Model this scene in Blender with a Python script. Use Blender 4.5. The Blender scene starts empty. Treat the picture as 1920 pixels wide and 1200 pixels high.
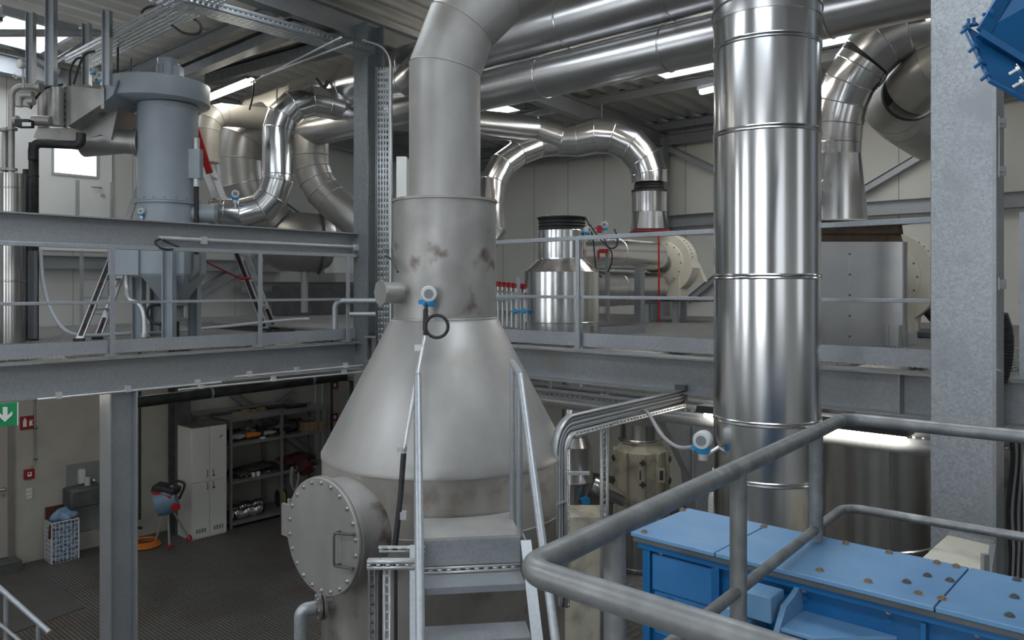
import bpy, bmesh, math, random
from mathutils import Vector, Matrix
random.seed(7)
PI = math.pi
COL = bpy.context.scene.collection
# ---- camera model: building axes X / Y, floor z = 0, eye above the origin ----
EYE = 4.1; F = 1475.0; HOR = 538.0
CT, ST = math.cos(math.radians(42.04)), math.sin(math.radians(42.04))
V = Vector
def Cc(xc, d, z): return V((CT*d + ST*xc, ST*d - CT*xc, EYE + z))       # view-aligned plan coords, z relative to the eye
def W(px, py, d): return Cc((px-960)/F*d, d, (HOR-py)*d/F)
def dX(px, X): return X/(CT + ST*(px-960)/F)
def dY(px, Y): return Y/(ST - CT*(px-960)/F)
def WX(px, py, X): return W(px, py, dX(px, X))
def WY(px, py, Y): return W(px, py, dY(px, Y))
def P(x, y, z): return V((x, y, EYE + z))
FWD = V((CT, ST, 0)); RGT = V((ST, -CT, 0)); UP = V((0, 0, 1))

# ------------------------------------------------------------------ mesh builder
class MB:
    def __init__(s): s.v = []; s.f = []; s.m = []
    def add(s, vs, fs, mi=0):
        o = len(s.v); s.v += [V(q) for q in vs]
        s.f += [tuple(i+o for i in f) for f in fs]; s.m += [mi]*len(fs); return s
    def boxm(s, M, sx, sy, sz, mi=0):
        vs = [M @ V((x*sx/2, y*sy/2, z*sz/2)) for x in (-1,1) for y in (-1,1) for z in (-1,1)]
        return s.add(vs, [(0,1,3,2),(4,6,7,5),(0,4,5,1),(2,3,7,6),(0,2,6,4),(1,5,7,3)], mi)
    def box(s, a, b, mi=0):
        a = V(a); b = V(b); c = (a+b)/2
        return s.boxm(Matrix.Translation(c), abs(b.x-a.x), abs(b.y-a.y), abs(b.z-a.z), mi)
    def obox(s, c, ax, ay, sx, sy, sz, mi=0):
        ax = V(ax).normalized(); az = ax.cross(V(ay)).normalized(); ay = az.cross(ax)
        M = Matrix((ax, ay, az)).transposed().to_4x4(); M.translation = V(c)
        return s.boxm(M, sx, sy, sz, mi)
    def bar(s, p0, p1, w, h, up=UP, mi=0):
        d = V(p1)-V(p0); up = V(up)
        if abs(d.normalized().dot(up)) > .98: up = V((1,0,0))
        side = d.cross(up)
        return s.obox((V(p0)+V(p1))/2, d, side, d.length, w, h, mi)
    def tube(s, pts, r, n=24, cap=True, beads=(), br=.006, mi=0):
        pts = [V(p) for p in pts]; m = len(pts)
        rs = r if isinstance(r, (list, tuple)) else [r]*m
        d0 = (pts[1]-pts[0]).normalized()
        u = d0.orthogonal().normalized() if abs(d0.z) > .99 else d0.cross(UP).normalized()
        rings = []
        din = d0
        for i in range(m):
            dout = (pts[i+1]-pts[i]).normalized() if i < m-1 else din
            t = (din+dout).normalized() if i else dout
            if i == 0: din = dout
            v = din.cross(u)
            ring = []
            for k in range(n):
                a = 2*PI*k/n; off = (u*math.cos(a)+v*math.sin(a))*rs[i]
                off = off - din*(off.dot(t)/max(.2, din.dot(t)))
                ring.append(pts[i]+off)
            rings.append(ring)
            q = din.rotation_difference(dout); u = (q @ u).normalized(); u = (u - dout*u.dot(dout)).normalized(); din = dout
        vs = [p for rg in rings for p in rg]; fs = []
        for i in range(m-1):
            for k in range(n):
                k2 = (k+1) % n
                fs.append((i*n+k, i*n+k2, (i+1)*n+k2, (i+1)*n+k))
        if cap: fs.append(tuple(range(n-1, -1, -1))); fs.append(tuple((m-1)*n+k for k in range(n)))
        s.add(vs, fs, mi)
        for i in beads: s.ring(rings[i], br, mi)
        return s
    def ring(s, loop, br, mi=0, k=6):
        n = len(loop); c = sum(loop, V((0,0,0)))/n
        nr = (loop[0]-c).cross(loop[n//4]-c).normalized(); vs = []; fs = []
        for p in loop:
            o = (p-c).normalized()
            for j in range(k):
                a = 2*PI*j/k; vs.append(p + o*br*math.cos(a) + nr*br*math.sin(a))
        for i in range(n):
            for j in range(k):
                fs.append((i*k+j, ((i+1)%n)*k+j, ((i+1)%n)*k+(j+1)%k, i*k+(j+1)%k))
        return s.add(vs, fs, mi)
    def lathe(s, prof, c, n=48, ax=UP, mi=0, cap=True):
        ax = V(ax).normalized(); u = ax.orthogonal().normalized(); v = ax.cross(u); c = V(c); vs = []; fs = []
        for (r, h) in prof:
            for k in range(n):
                a = 2*PI*k/n; vs.append(c + ax*h + (u*math.cos(a)+v*math.sin(a))*max(r, 1e-4))
        for i in range(len(prof)-1):
            for k in range(n):
                k2 = (k+1) % n; fs.append((i*n+k, i*n+k2, (i+1)*n+k2, (i+1)*n+k))
        if cap:
            fs.append(tuple(range(n-1, -1, -1))); fs.append(tuple((len(prof)-1)*n+k for k in range(n)))
        return s.add(vs, fs, mi)
    def disc(s, c, ax, r, h, n=32, mi=0):            # short cylinder centred on c
        return s.lathe([(r, -h/2), (r, h/2)], c, n, ax, mi)
    def prism(s, poly, ext, mi=0):                   # polygon in space, extruded by a vector
        poly = [V(p) for p in poly]; ext = V(ext); n = len(poly)
        return s.add(poly+[p+ext for p in poly], [tuple(range(n-1,-1,-1)), tuple(range(n,2*n))] + [(i,(i+1)%n,n+(i+1)%n,n+i) for i in range(n)], mi)
    def loft(s, A, B, mi=0, cap=True):
        n = len(A); fs = [(i,(i+1)%n,n+(i+1)%n,n+i) for i in range(n)]
        if cap: fs += [tuple(range(n-1,-1,-1)), tuple(range(n,2*n))]
        return s.add(list(A)+list(B), fs, mi)
    def beam(s, p0, p1, h, b, tf=.012, tw=.008, up=UP, mi=0):
        p0 = V(p0); p1 = V(p1); d = (p1-p0).normalized(); up = V(up)
        if abs(d.dot(up)) > .98: up = V((1,0,0))
        sd = d.cross(up).normalized(); up = sd.cross(d)
        x, y, w, t = b/2, h/2, tw/2, tf
        pr = [(-x,-y),(x,-y),(x,-y+t),(w,-y+t),(w,y-t),(x,y-t),(x,y),(-x,y),(-x,y-t),(-w,y-t),(-w,-y+t),(-x,-y+t)]
        A = [p0+sd*a+up*c for a, c in pr]; B = [p1+sd*a+up*c for a, c in pr]; n = 12
        fs = [(i,(i+1)%n,n+(i+1)%n,n+i) for i in range(n)]
        for o in (0, n):
            fs += [(o,o+1,o+2,o+3,o+10,o+11), (o+3,o+4,o+9,o+10), (o+4,o+5,o+6,o+7,o+8,o+9)]
        return s.add(A+B, fs, mi)
    def slots(s, p0, dl, dw, L, Wd, rows, pitch, slot, sw, mi=0):     # punched sheet: rows of open slots
        dl = V(dl).normalized(); dw = V(dw).normalized(); p0 = V(p0)
        ys = [0.]
        for r in rows: ys += [r-sw/2, r+sw/2]
        ys.append(Wd); n = max(1, int(L/pitch)); pitch = L/n
        def quad(a, b, c, d):
            s.add([p0+dl*a+dw*c, p0+dl*b+dw*c, p0+dl*b+dw*d, p0+dl*a+dw*d], [(0,1,2,3)], mi)
        for j in range(len(ys)-1):
            if j % 2 == 0: quad(0, L, ys[j], ys[j+1])
            else:
                for i in range(n): quad(i*pitch, (i+1)*pitch-slot, ys[j], ys[j+1])
        return s

ABS = {}
def build(mb, name, mat, parent=None, label=None, ang=35, solid=0, cat=None, group=None, kind=None, bevel=0, loc=None):
    me = bpy.data.meshes.new(name)
    o = bpy.data.objects.new(name, me); COL.objects.link(o)
    if parent is not None: base = ABS[parent.name]
    elif loc is not None: base = V(loc)
    else:
        xs = [v.x for v in mb.v]; ys = [v.y for v in mb.v]; zs = [v.z for v in mb.v]
        base = V(((min(xs)+max(xs))/2, (min(ys)+max(ys))/2, min(zs)))
    me.from_pydata([v-base for v in mb.v], [], mb.f)
    mats = mat if isinstance(mat, (list, tuple)) else [mat]
    for m in mats: me.materials.append(m)
    if len(mats) > 1: me.polygons.foreach_set('material_index', mb.m)
    bm = bmesh.new(); bm.from_mesh(me)
    bmesh.ops.recalc_face_normals(bm, faces=bm.faces); bm.to_mesh(me); bm.free()
    me.polygons.foreach_set('use_smooth', [True]*len(me.polygons))
    me.set_sharp_from_angle(angle=math.radians(ang)); me.update()
    if solid:
        md = o.modifiers.new('Solidify', 'SOLIDIFY'); md.thickness = solid
    if bevel:
        md = o.modifiers.new('Bevel', 'BEVEL'); md.width = bevel; md.segments = 2; md.limit_method = 'ANGLE'
    if parent is not None: o.parent = parent; ABS[o.name] = base
    else: o.location = base; ABS[o.name] = base
    if label: o['label'] = label
    if cat: o['category'] = cat
    if group: o['group'] = group
    if kind: o['kind'] = kind
    return o
def struct(name, mb, mat, parent=None, **k): return build(mb, name, mat, parent, kind='structure', **k)
def thing(name, label, cat, loc, group=None):
    o = bpy.data.objects.new(name, None); COL.objects.link(o)
    o.location = loc; o.empty_display_size = .1; ABS[o.name] = V(loc)
    o['label'] = label; o['category'] = cat
    if group: o['group'] = group
    return o
BOLT = {}
def bolt(parent, p, nrm, r, mat, name='bolt', h=None):
    key = (round(r, 4), mat.name, name, h)
    if key not in BOLT:
        mb = MB().lathe([(r*1.5, 0), (r*1.5, r*.2)], (0,0,0), 20).lathe([(r*1.05, r*.2), (r*1.05, r*.8)], (0,0,0), 6).lathe([(r*.5, r*.7), (r*.5, h or r*1.1)], (0,0,0), 10)
        me = bpy.data.meshes.new(name); me.from_pydata(mb.v, [], mb.f); me.materials.append(mat)
        bm = bmesh.new(); bm.from_mesh(me); bmesh.ops.recalc_face_normals(bm, faces=bm.faces); bm.to_mesh(me); bm.free(); BOLT[key] = me
    o = bpy.data.objects.new(name, BOLT[key]); COL.objects.link(o)
    o.parent = parent; o.location = V(p)-ABS[parent.name]
    o.rotation_mode = 'QUATERNION'; o.rotation_quaternion = UP.rotation_difference(V(nrm).normalized())
    return o
def fil(pts, R, n=6):                                  # round every inner corner of a polyline
    pts = [V(p) for p in pts]; out = [pts[0]]
    Rs = R if isinstance(R, (list, tuple)) else [R]*(len(pts)-2)
    for i in range(1, len(pts)-1):
        a, b, c = pts[i-1], pts[i], pts[i+1]; u = (a-b).normalized(); w = (c-b).normalized()
        ang = u.angle(w); 
        if ang > PI-.02: out.append(b); continue
        t = Rs[i-1]/math.tan(ang/2); t = min(t, (a-b).length*.49, (c-b).length*.49); r = t*math.tan(ang/2)
        ctr = b + (u+w).normalized()*(r/math.sin(ang/2)); s0 = b+u*t-ctr; s1 = b+w*t-ctr
        ph = s0.angle(s1)
        for k in range(n+1):
            q = k/n; out.append(ctr + (s0*math.sin((1-q)*ph)+s1*math.sin(q*ph))/math.sin(ph))
    out.append(pts[-1]); return out
def cat_curve(pts, n=8):                               # smooth curve through points
    pts = [V(p) for p in pts]; pp = [2*pts[0]-pts[1]]+pts+[2*pts[-1]-pts[-2]]; out = []
    for i in range(1, len(pp)-2):
        a, b, c, d = pp[i-1:i+3]
        for k in range(n):
            t = k/n; out.append(.5*((2*b)+(c-a)*t+(2*a-5*b+4*c-d)*t*t+(3*b-a-3*c+d)*t**3))
    out.append(pts[-1]); return out
def circ(c, ax, r, n, ph=0):
    ax = V(ax).normalized(); u = ax.cross(UP); u = u.normalized() if u.length > .1 else V((1,0,0)); v = u.cross(ax)
    return [V(c)+(u*math.cos(ph+2*PI*k/n)+v*math.sin(ph+2*PI*k/n))*r for k in range(n)]

# ------------------------------------------------------------------ materials
def mk(name, c1, c2=None, metal=0., rough=.5, rough2=None, scale=5., tex='noise', bump=0., bscale=None, lo=.35, hi=.65, stretch=None, c3=None, s3=1.5, lo3=.5, hi3=.7, det=6):
    m = bpy.data.materials.new(name); m.use_nodes = True; nt = m.node_tree; N = nt.nodes; L = nt.links
    b = N['Principled BSDF']; b.inputs['Metallic'].default_value = metal; b.inputs['Roughness'].default_value = rough
    b.inputs['Base Color'].default_value = (*c1, 1)
    tc = N.new('ShaderNodeTexCoord'); mp = N.new('ShaderNodeMapping'); L.new(tc.outputs['Object'], mp.inputs[0])
    if stretch: mp.inputs['Scale'].default_value = stretch
    def T(sc, kind):
        if kind == 'voronoi':
            t = N.new('ShaderNodeTexVoronoi'); t.inputs['Scale'].default_value = sc; return t.outputs['Color'], t
        t = N.new('ShaderNodeTexNoise'); t.inputs['Scale'].default_value = sc; t.inputs['Detail'].default_value = det if kind == 'noise' else 0; return t.outputs[0], t
    if c2 is not None or rough2 is not None:
        o, t = T(scale, tex); L.new(mp.outputs[0], t.inputs['Vector'])
        mr = N.new('ShaderNodeMapRange'); mr.inputs[1].default_value = lo; mr.inputs[2].default_value = hi; L.new(o, mr.inputs[0])
        if c2 is not None:
            mx = N.new('ShaderNodeMix'); mx.data_type = 'RGBA'; mx.inputs[6].default_value = (*c1,1); mx.inputs[7].default_value = (*c2,1)
            L.new(mr.outputs[0], mx.inputs[0]); last = mx.outputs[2]
            if c3 is not None:
                o3, t3 = T(s3, 'noise'); L.new(tc.outputs['Object'], t3.inputs['Vector'])
                m3 = N.new('ShaderNodeMapRange'); m3.inputs[1].default_value = lo3; m3.inputs[2].default_value = hi3; L.new(o3, m3.inputs[0])
                x3 = N.new('ShaderNodeMix'); x3.data_type = 'RGBA'; L.new(m3.outputs[0], x3.inputs[0]); L.new(last, x3.inputs[6]); x3.inputs[7].default_value = (*c3,1); last = x3.outputs[2]
            L.new(last, b.inputs['Base Color'])
        if rough2 is not None:
            r2 = N.new('ShaderNodeMapRange'); r2.inputs[3].default_value = rough; r2.inputs[4].default_value = rough2; L.new(mr.outputs[0], r2.inputs[0]); L.new(r2.outputs[0], b.inputs['Roughness'])
    if bump:
        o, t = T(bscale or scale, 'smooth'); L.new(mp.outputs[0], t.inputs['Vector'])
        bp = N.new('ShaderNodeBump'); bp.inputs['Strength'].default_value = bump; bp.inputs['Distance'].default_value = .02; L.new(o, bp.inputs['Height']); L.new(bp.outputs[0], b.inputs['Normal'])
    return m
def emit(name, c, s):
    m = bpy.data.materials.new(name); m.use_nodes = True; b = m.node_tree.nodes['Principled BSDF']
    b.inputs['Base Color'].default_value = (.8,.8,.8,1); b.inputs['Emission Color'].default_value = (*c,1); b.inputs['Emission Strength'].default_value = s; return m
def lined(name, c1, c2, axis, pitch, seam, rough=.5, metal=0, bump=.3, width=.02, prof='BANDS'):   # sheet with fine ribs and wide panel joints along an axis
    m = mk(name, c1, None, metal, rough); nt = m.node_tree; N = nt.nodes; L = nt.links; b = N['Principled BSDF']
    geo = N.new('ShaderNodeNewGeometry'); sp = N.new('ShaderNodeSeparateXYZ'); L.new(geo.outputs['Position'], sp.inputs[0])
    def frac(p):
        dv = N.new('ShaderNodeMath'); dv.operation = 'DIVIDE'; L.new(sp.outputs[axis], dv.inputs[0]); dv.inputs[1].default_value = p
        fr = N.new('ShaderNodeMath'); fr.operation = 'FRACT'; L.new(dv.outputs[0], fr.inputs[0]); return fr.outputs[0]
    lt = N.new('ShaderNodeMath'); lt.operation = 'LESS_THAN'; L.new(frac(seam), lt.inputs[0]); lt.inputs[1].default_value = width
    pp = N.new('ShaderNodeMath'); pp.operation = 'PINGPONG'; L.new(frac(pitch), pp.inputs[0]); pp.inputs[1].default_value = .5
    nz = N.new('ShaderNodeTexNoise'); nz.inputs['Scale'].default_value = .9; L.new(geo.outputs['Position'], nz.inputs['Vector'])
    mx = N.new('ShaderNodeMix'); mx.data_type = 'RGBA'; mx.inputs[6].default_value = (*c1,1); mx.inputs[7].default_value = (*c2,1); L.new(lt.outputs[0], mx.inputs[0])
    m2 = N.new('ShaderNodeMix'); m2.data_type = 'RGBA'; m2.blend_type = 'MULTIPLY'; m2.inputs[0].default_value = .25; L.new(mx.outputs[2], m2.inputs[6]); L.new(nz.outputs[0], m2.inputs[7]); L.new(m2.outputs[2], b.inputs['Base Color'])
    ad = N.new('ShaderNodeMath'); ad.operation = 'MULTIPLY_ADD'; L.new(lt.outputs[0], ad.inputs[0]); ad.inputs[1].default_value = -2; L.new(pp.outputs[0], ad.inputs[2])
    bp = N.new('ShaderNodeBump'); bp.inputs['Strength'].default_value = bump; bp.inputs['Distance'].default_value = .01; L.new(ad.outputs[0], bp.inputs['Height']); L.new(bp.outputs[0], b.inputs['Normal'])
    return m
M = dict(
 galv = mk('galvanised', (.37,.395,.42), (.43,.455,.48), .55, .40, .48, 60, 'voronoi', lo=.2, hi=.8, c3=(.33,.35,.37), s3=2, lo3=.5, hi3=.8),
 galvd = mk('galvanised_spangle', (.31,.33,.35), (.43,.455,.475), .5, .42, .52, 75, 'voronoi', lo=.15, hi=.85, c3=(.30,.32,.34), s3=3),
 galvb = mk('galvanised_beam', (.31,.325,.34), (.355,.37,.385), .5, .42, .5, 70, 'voronoi', c3=(.30,.28,.25), s3=1.2, lo3=.55, hi3=.75),
 galvc = mk('dark_galvanised', (.19,.21,.225), (.24,.26,.275), .4, .45, .52, 60, 'voronoi'),
 rail = mk('weathered_tube', (.17,.175,.175), (.25,.255,.255), .5, .5, .42, 14, c3=(.42,.43,.44), s3=9, lo3=.6, hi3=.8, bump=.05, bscale=60),
 steel = mk('brushed_stainless', (.31,.302,.29), (.41,.40,.385), .5, .54, .46, 2.2, c3=(.27,.245,.22), s3=2.6, lo3=.58, hi3=.8, stretch=(1,1,.6)),
 steelw = mk('welded_stainless', (.33,.32,.305), (.44,.43,.41), .6, .52, .38, 3, c3=(.16,.13,.11), s3=4.5, lo3=.60, hi3=.72),
 dirty = mk('stained_stainless', (.47,.45,.42), (.30,.28,.255), .5, .52, .40, 2.6, c3=(.22,.17,.14), s3=6, lo3=.55, hi3=.8, stretch=(1,1,.35)),
 foil = mk('aluminium_cladding', (.76,.76,.76), (.84,.84,.845), 1., .17, .24, 3, bump=.05, bscale=1.3),
 foilp = mk('smooth_cladding', (.66,.665,.67), (.72,.72,.72), 1., .16, .24, 2, bump=.012, bscale=.8, stretch=(1,1,.3)),
 foild = mk('aged_cladding', (.56,.56,.57), (.63,.63,.63), 1., .28, None, 3),
 foilk = mk('dull_cladding', (.36,.355,.34), (.44,.43,.41), 1., .24, None, 3),
 duct = mk('matt_duct', (.34,.335,.32), (.43,.42,.40), .7, .42, .34, 2),
 ductl = mk('light_duct', (.58,.56,.50), (.66,.63,.57), .3, .45, None, 2),
 paint = mk('grey_blue_paint', (.30,.345,.38), (.34,.385,.42), .0, .38, None, 3),
 grey = mk('grey_paint', (.20,.21,.22), (.24,.25,.26), .0, .5, None, 4),
 dsteel = mk('dark_steel', (.085,.09,.095), (.13,.135,.14), .3, .5, None, 6),
 cream = mk('cream_paint', (.72,.68,.56), (.78,.74,.62), .0, .42, None, 3),
 creamd = mk('dusty_cream_paint', (.64,.61,.50), (.70,.67,.56), .0, .5, None, 5, c3=(.36,.34,.28), s3=4),
 white = mk('white_enamel', (.66,.67,.64), (.70,.71,.68), 0, .45, None, 2),
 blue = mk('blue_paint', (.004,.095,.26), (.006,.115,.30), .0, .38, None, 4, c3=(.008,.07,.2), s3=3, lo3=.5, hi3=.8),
 bluel = mk('skylit_blue_paint', (.11,.25,.43), (.15,.29,.47), .0, .42, None, 5, c3=(.05,.17,.36), s3=2.5, lo3=.5, hi3=.75, bump=.03, bscale=70),  # lighter copy of the blue: skylight on the lid put into the colour
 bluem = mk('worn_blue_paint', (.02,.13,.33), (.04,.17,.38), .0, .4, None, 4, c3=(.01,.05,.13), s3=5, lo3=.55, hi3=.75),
 sky = mk('transmitter_blue', (.03,.30,.62), None, 0, .4),
 tw = mk('transmitter_grey', (.62,.66,.67), None, 0, .4),
 black = mk('black_rubber', (.018,.018,.02), (.03,.03,.032), 0, .55, None, 30),
 lag = mk('black_lagging', (.014,.015,.017), (.03,.03,.033), 0, .6, .45, 8, bump=.1, bscale=20),
 brown = mk('brown_bellows', (.055,.035,.022), (.10,.065,.04), 0, .6, None, 12),
 red = mk('red_paint', (.45,.02,.02), None, 0, .4),
 dred = mk('dark_red', (.28,.012,.015), None, 0, .45),
 orange = mk('orange_plastic', (.65,.2,.03), None, 0, .5),
 yellow = mk('yellow_plastic', (.65,.45,.06), None, 0, .5),
 green = mk('sign_green', (.02,.30,.11), None, 0, .35),
 paper = mk('sign_white', (.8,.82,.8), None, 0, .5),
 wallp = mk('plaster', (.42,.415,.38), (.46,.45,.415), 0, .8, None, .8, c3=(.38,.37,.34), s3=2),
 floor = None, grate = mk('grating_steel', (.36,.36,.35), (.46,.46,.445), .4, .55, None, 8),
 alu = mk('aluminium', (.58,.59,.60), (.66,.67,.68), .5, .35, None, 8),
 bolt = mk('bolt_zinc', (.55,.55,.54), None, .9, .35), rusty = mk('rusty_bolt', (.20,.15,.11), (.33,.28,.23), .5, .55, None, 40),
 cable = mk('grey_cable', (.38,.38,.39), None, 0, .5), hose = mk('white_hose', (.55,.58,.62), None, 0, .35),
 cloth = mk('blue_cloth', (.10,.24,.42), (.30,.42,.58), 0, .8, None, 14), wood = mk('cardboard', (.35,.25,.15), (.28,.2,.12), 0, .8, None, 6),
 bag = mk('blue_gloves', (.05,.10,.20), (.30,.42,.58), 0, .7, None, 22, 'noise', lo=.42, hi=.56),
 darkcloth = mk('black_cloth', (.02,.02,.02), (.05,.045,.045), 0, .85, None, 9), redcloth = mk('red_black_cloth', (.13,.025,.025), (.03,.02,.02), 0, .85, None, 6),
 lamp = emit('lit_tube', (1., .94, .83), 24), sky_l = emit('daylight_panel', (.86,.93,1.), 11), win_l = emit('daylight_window', (.90,.95,1.), 4.2), win_f = emit('dim_daylight_window', (.90,.95,1.), .9), pane = emit('bright_door_pane', (.95,.98,1.), 1.6),
)
def hazard_floor():
    m = mk('tread_plate', (.155,.155,.145), (.20,.20,.187), .25, .5, .62, 1.5, c3=(.165,.13,.11), s3=1.1, lo3=.52, hi3=.7)
    nt = m.node_tree; N = nt.nodes; L = nt.links; b = N['Principled BSDF']
    geo = N.new('ShaderNodeNewGeometry'); mp = N.new('ShaderNodeMapping'); mp.inputs['Rotation'].default_value = (0,0,PI/2); mp.inputs['Scale'].default_value = (5.5,5.5,5.5); L.new(geo.outputs['Position'], mp.inputs[0])
    br = N.new('ShaderNodeTexBrick'); br.inputs['Scale'].default_value = 1; br.inputs['Brick Width'].default_value = 3.; br.inputs['Mortar Size'].default_value = .06; br.inputs['Color1'].default_value = (1,1,1,1); br.inputs['Color2'].default_value = (.8,.8,.8,1); br.inputs['Mortar'].default_value = (0,0,0,1); L.new(mp.outputs[0], br.inputs['Vector'])
    bp = N.new('ShaderNodeBump'); bp.inputs['Strength'].default_value = .6; bp.inputs['Distance'].default_value = .01; L.new(br.outputs['Color'], bp.inputs['Height']); L.new(bp.outputs[0], b.inputs['Normal'])
    src = b.inputs['Base Color'].links[0].from_socket; mx = N.new('ShaderNodeMix'); mx.data_type = 'RGBA'; mx.blend_type = 'MULTIPLY'; mx.inputs[0].default_value = .6
    L.new(src, mx.inputs[6]); L.new(br.outputs['Color'], mx.inputs[7]); L.new(mx.outputs[2], b.inputs['Base Color'])
    return m
M['floor'] = hazard_floor()
M['wallr'] = lined('sandwich_panel', (.80,.785,.72), (.22,.21,.19), 1, .09, 1.0, bump=.25, width=.012)
M['wallb'] = lined('smooth_panel', (.66,.66,.635), (.25,.25,.24), 0, .3, 1.0, bump=.1, width=.01)
M['roof'] = mk('roof_sheet', (.60,.59,.55), (.66,.65,.61), .1, .5, None, 1.5)
M['perf'] = mk('tray_zinc', (.50,.52,.53), (.58,.60,.61), .45, .38, None, 20)

# ------------------------------------------------------------------ room shell
RX, BY, LX, FY = 14.1, 14.7, -6.0, -6.0
LWY = 13.2                                             # lower partition wall
def zc(x): return 3.16 + .055*(RX-x)                   # underside of roof, rel. to the eye
struct('floor', MB().box((LX, FY, -.2), (RX, BY, 0)), M['floor'])
fp = MB(); a, b_, c_, d_ = [W(x, y, EYE*F/(y-HOR)) for x, y in ((160,1140),(76,1069),(-160,1100),(-90,1230))]
for q in (a, b_, c_, d_): q.z = 0
fp.prism([a, b_, c_, d_], (0,0,.012)); struct('trim_1', fp, mk('smooth_plate', (.095,.097,.092), (.115,.117,.11), .2, .55, None, 3))
struct('wall_right', MB().box((RX, FY, 0), (RX+.15, BY, EYE+3.3)), M['wallr'])
struct('wall_back', MB().box((LX, BY, 3.3), (RX+.15, BY+.15, EYE+4.4)), M['wallb'])
struct('wall_back_lower', MB().box((LX, LWY, 0), (RX, LWY+.15, 3.28)), M['wallp'])
struct('wall_left', MB().box((LX-.15, FY, 0), (LX, BY, EYE+4.4)), M['wallb'])
struct('wall_front', MB().box((LX, FY-.15, 0), (RX, FY, EYE+4.4)), M['wallb'])
# corrugated roof: trapezoid ribs running along X
rf = MB(); pitch = .36; y = FY; prof = []
while y < BY:
    prof += [(y, 0), (y+.13, 0), (y+.18, .13), (y+.31, .13)]; y += pitch
vs = []; fs = []
for x in (LX, RX+.1):
    vs += [V((x, yy, EYE+zc(x)+h+.13)) for yy, h in prof]
n = len(prof)
for i in range(n-1): fs.append((i, i+1, n+i+1, n+i))
rf.add(vs, fs); struct('ceiling', rf, M['roof'], ang=10, solid=.004)
# skylights
def skylight(k, x0, x1, y0, y1, drop=.06):
    fr = MB()
    for (a0, a1, b0, b1) in ((x0-.06, x1+.06, y0-.06, y0), (x0-.06, x1+.06, y1, y1+.06), (x0-.06, x0, y0, y1), (x1, x1+.06, y0, y1)):
        fr.prism([V((a0,b0,EYE+zc(a0)+.0)), V((a1,b0,EYE+zc(a1)+.0)), V((a1,b1,EYE+zc(a1)+.0)), V((a0,b1,EYE+zc(a0)+.0))], (0,0,.13))
    o = struct('window_%d' % k, fr, M['galv'], ang=20)
    pn = MB().prism([V((x0,y0,EYE+zc(x0)+drop)), V((x1,y0,EYE+zc(x1)+drop)), V((x1,y1,EYE+zc(x1)+drop)), V((x0,y1,EYE+zc(x0)+drop))], (0,0,.02))
    build(pn, 'pane', M['sky_l'], o)
skylight(1, 10.4, 11.1, 9.8, 11.2); skylight(2, 10.3, 11.0, 5.4, 6.6); skylight(3, 10.3, 11.0, 2.9, 4.2)
skylight(4, 3.4, 4.25, 12.5, 13.9); skylight(5, 3.3, 4.4, 5.0, 7.6); skylight(6, 3.3, 4.4, 0.6, 3.2)
skylight(7, -2.2, -1.0, 5.0, 9.0); skylight(8, -2.2, -1.0, -2, 2.0); skylight(9, 10.3, 11.0, -1.5, .6)
# windows in the walls behind the viewer
def wallwin(k, axis, at, a0, a1, z0, z1):
    fr = MB(); s = .05
    def bx(u0, u1, w0, w1, th=.06):
        if axis == 'x': fr.box((at, u0, w0), (at+th, u1, w1))
        else: fr.box((u0, at, w0), (u1, at+th, w1))
    bx(a0, a1, z0, z0+s); bx(a0, a1, z1-s, z1); bx(a0, a0+s, z0+s, z1-s); bx(a1-s, a1, z0+s, z1-s)
    o = struct('window_%d' % k, fr, M['galv'])
    pn = MB()
    if axis == 'x': pn.box((at+.01, a0+s, z0+s), (at+.03, a1-s, z1-s))
    else: pn.box((a0+s, at+.01, z0+s), (a1-s, at+.03, z1-s))
    build(pn, 'pane', M['win_l' if axis == 'x' else 'win_f'], o)
for k, (a0, a1) in enumerate(((-2.2, 1.6), (5.2, 7.4), (10.4, 12.4))): wallwin(10+k, 'x', LX, a0, a1, 3.2, 6.9)
for k, (a0, a1) in enumerate(((-3.5, 0.5), (5.0, 7.0))): wallwin(15+k, 'y', FY, a0, a1, 3.4, 6.9)

# ------------------------------------------------------------------ main steel
def steelthing(name, mb, label, cat, mat='galvb', group=None, **k):
    o = build(mb, name, M[mat], None, label, ang=30, cat=cat, group=group, **k); return o
# mezzanine left (edge Y = 8.22) and right (edge X = 6.17)
LY, MX, ZL, ZR = 8.22, 6.17, -.69, -.61
steelthing('edge_beam', MB().beam(P(LX, LY+.10, ZL-.185), P(6.2, LY+.10, ZL-.185), .34, .26, .016, .010), 'long galvanised I-beam carrying the edge of the left upper deck', 'steel beam')
mb = MB().beam(P(MX+.11, FY, ZR-.175), P(MX+.11, 8.08, ZR-.175), .32, .26, .016, .010)
steelthing('edge_beam', mb, 'long galvanised I-beam carrying the edge of the right upper deck', 'steel beam')
t = MB()
for y in (1.75, .2): t.box((MX-.01, y-.006, EYE+ZR-.318), (MX+.1, y+.006, EYE+ZR-.03))
build(t, 'stiffener_plate', M['galvb'], bpy.data.objects['edge_beam.001'])
gb = steelthing('gallery_beam', MB().beam(P(LX, LY+.17, .545), P(6.21, LY+.17, .545), .30, .24, .014, .009), 'galvanised I-beam running above the left handrail at head height', 'steel beam')
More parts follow.
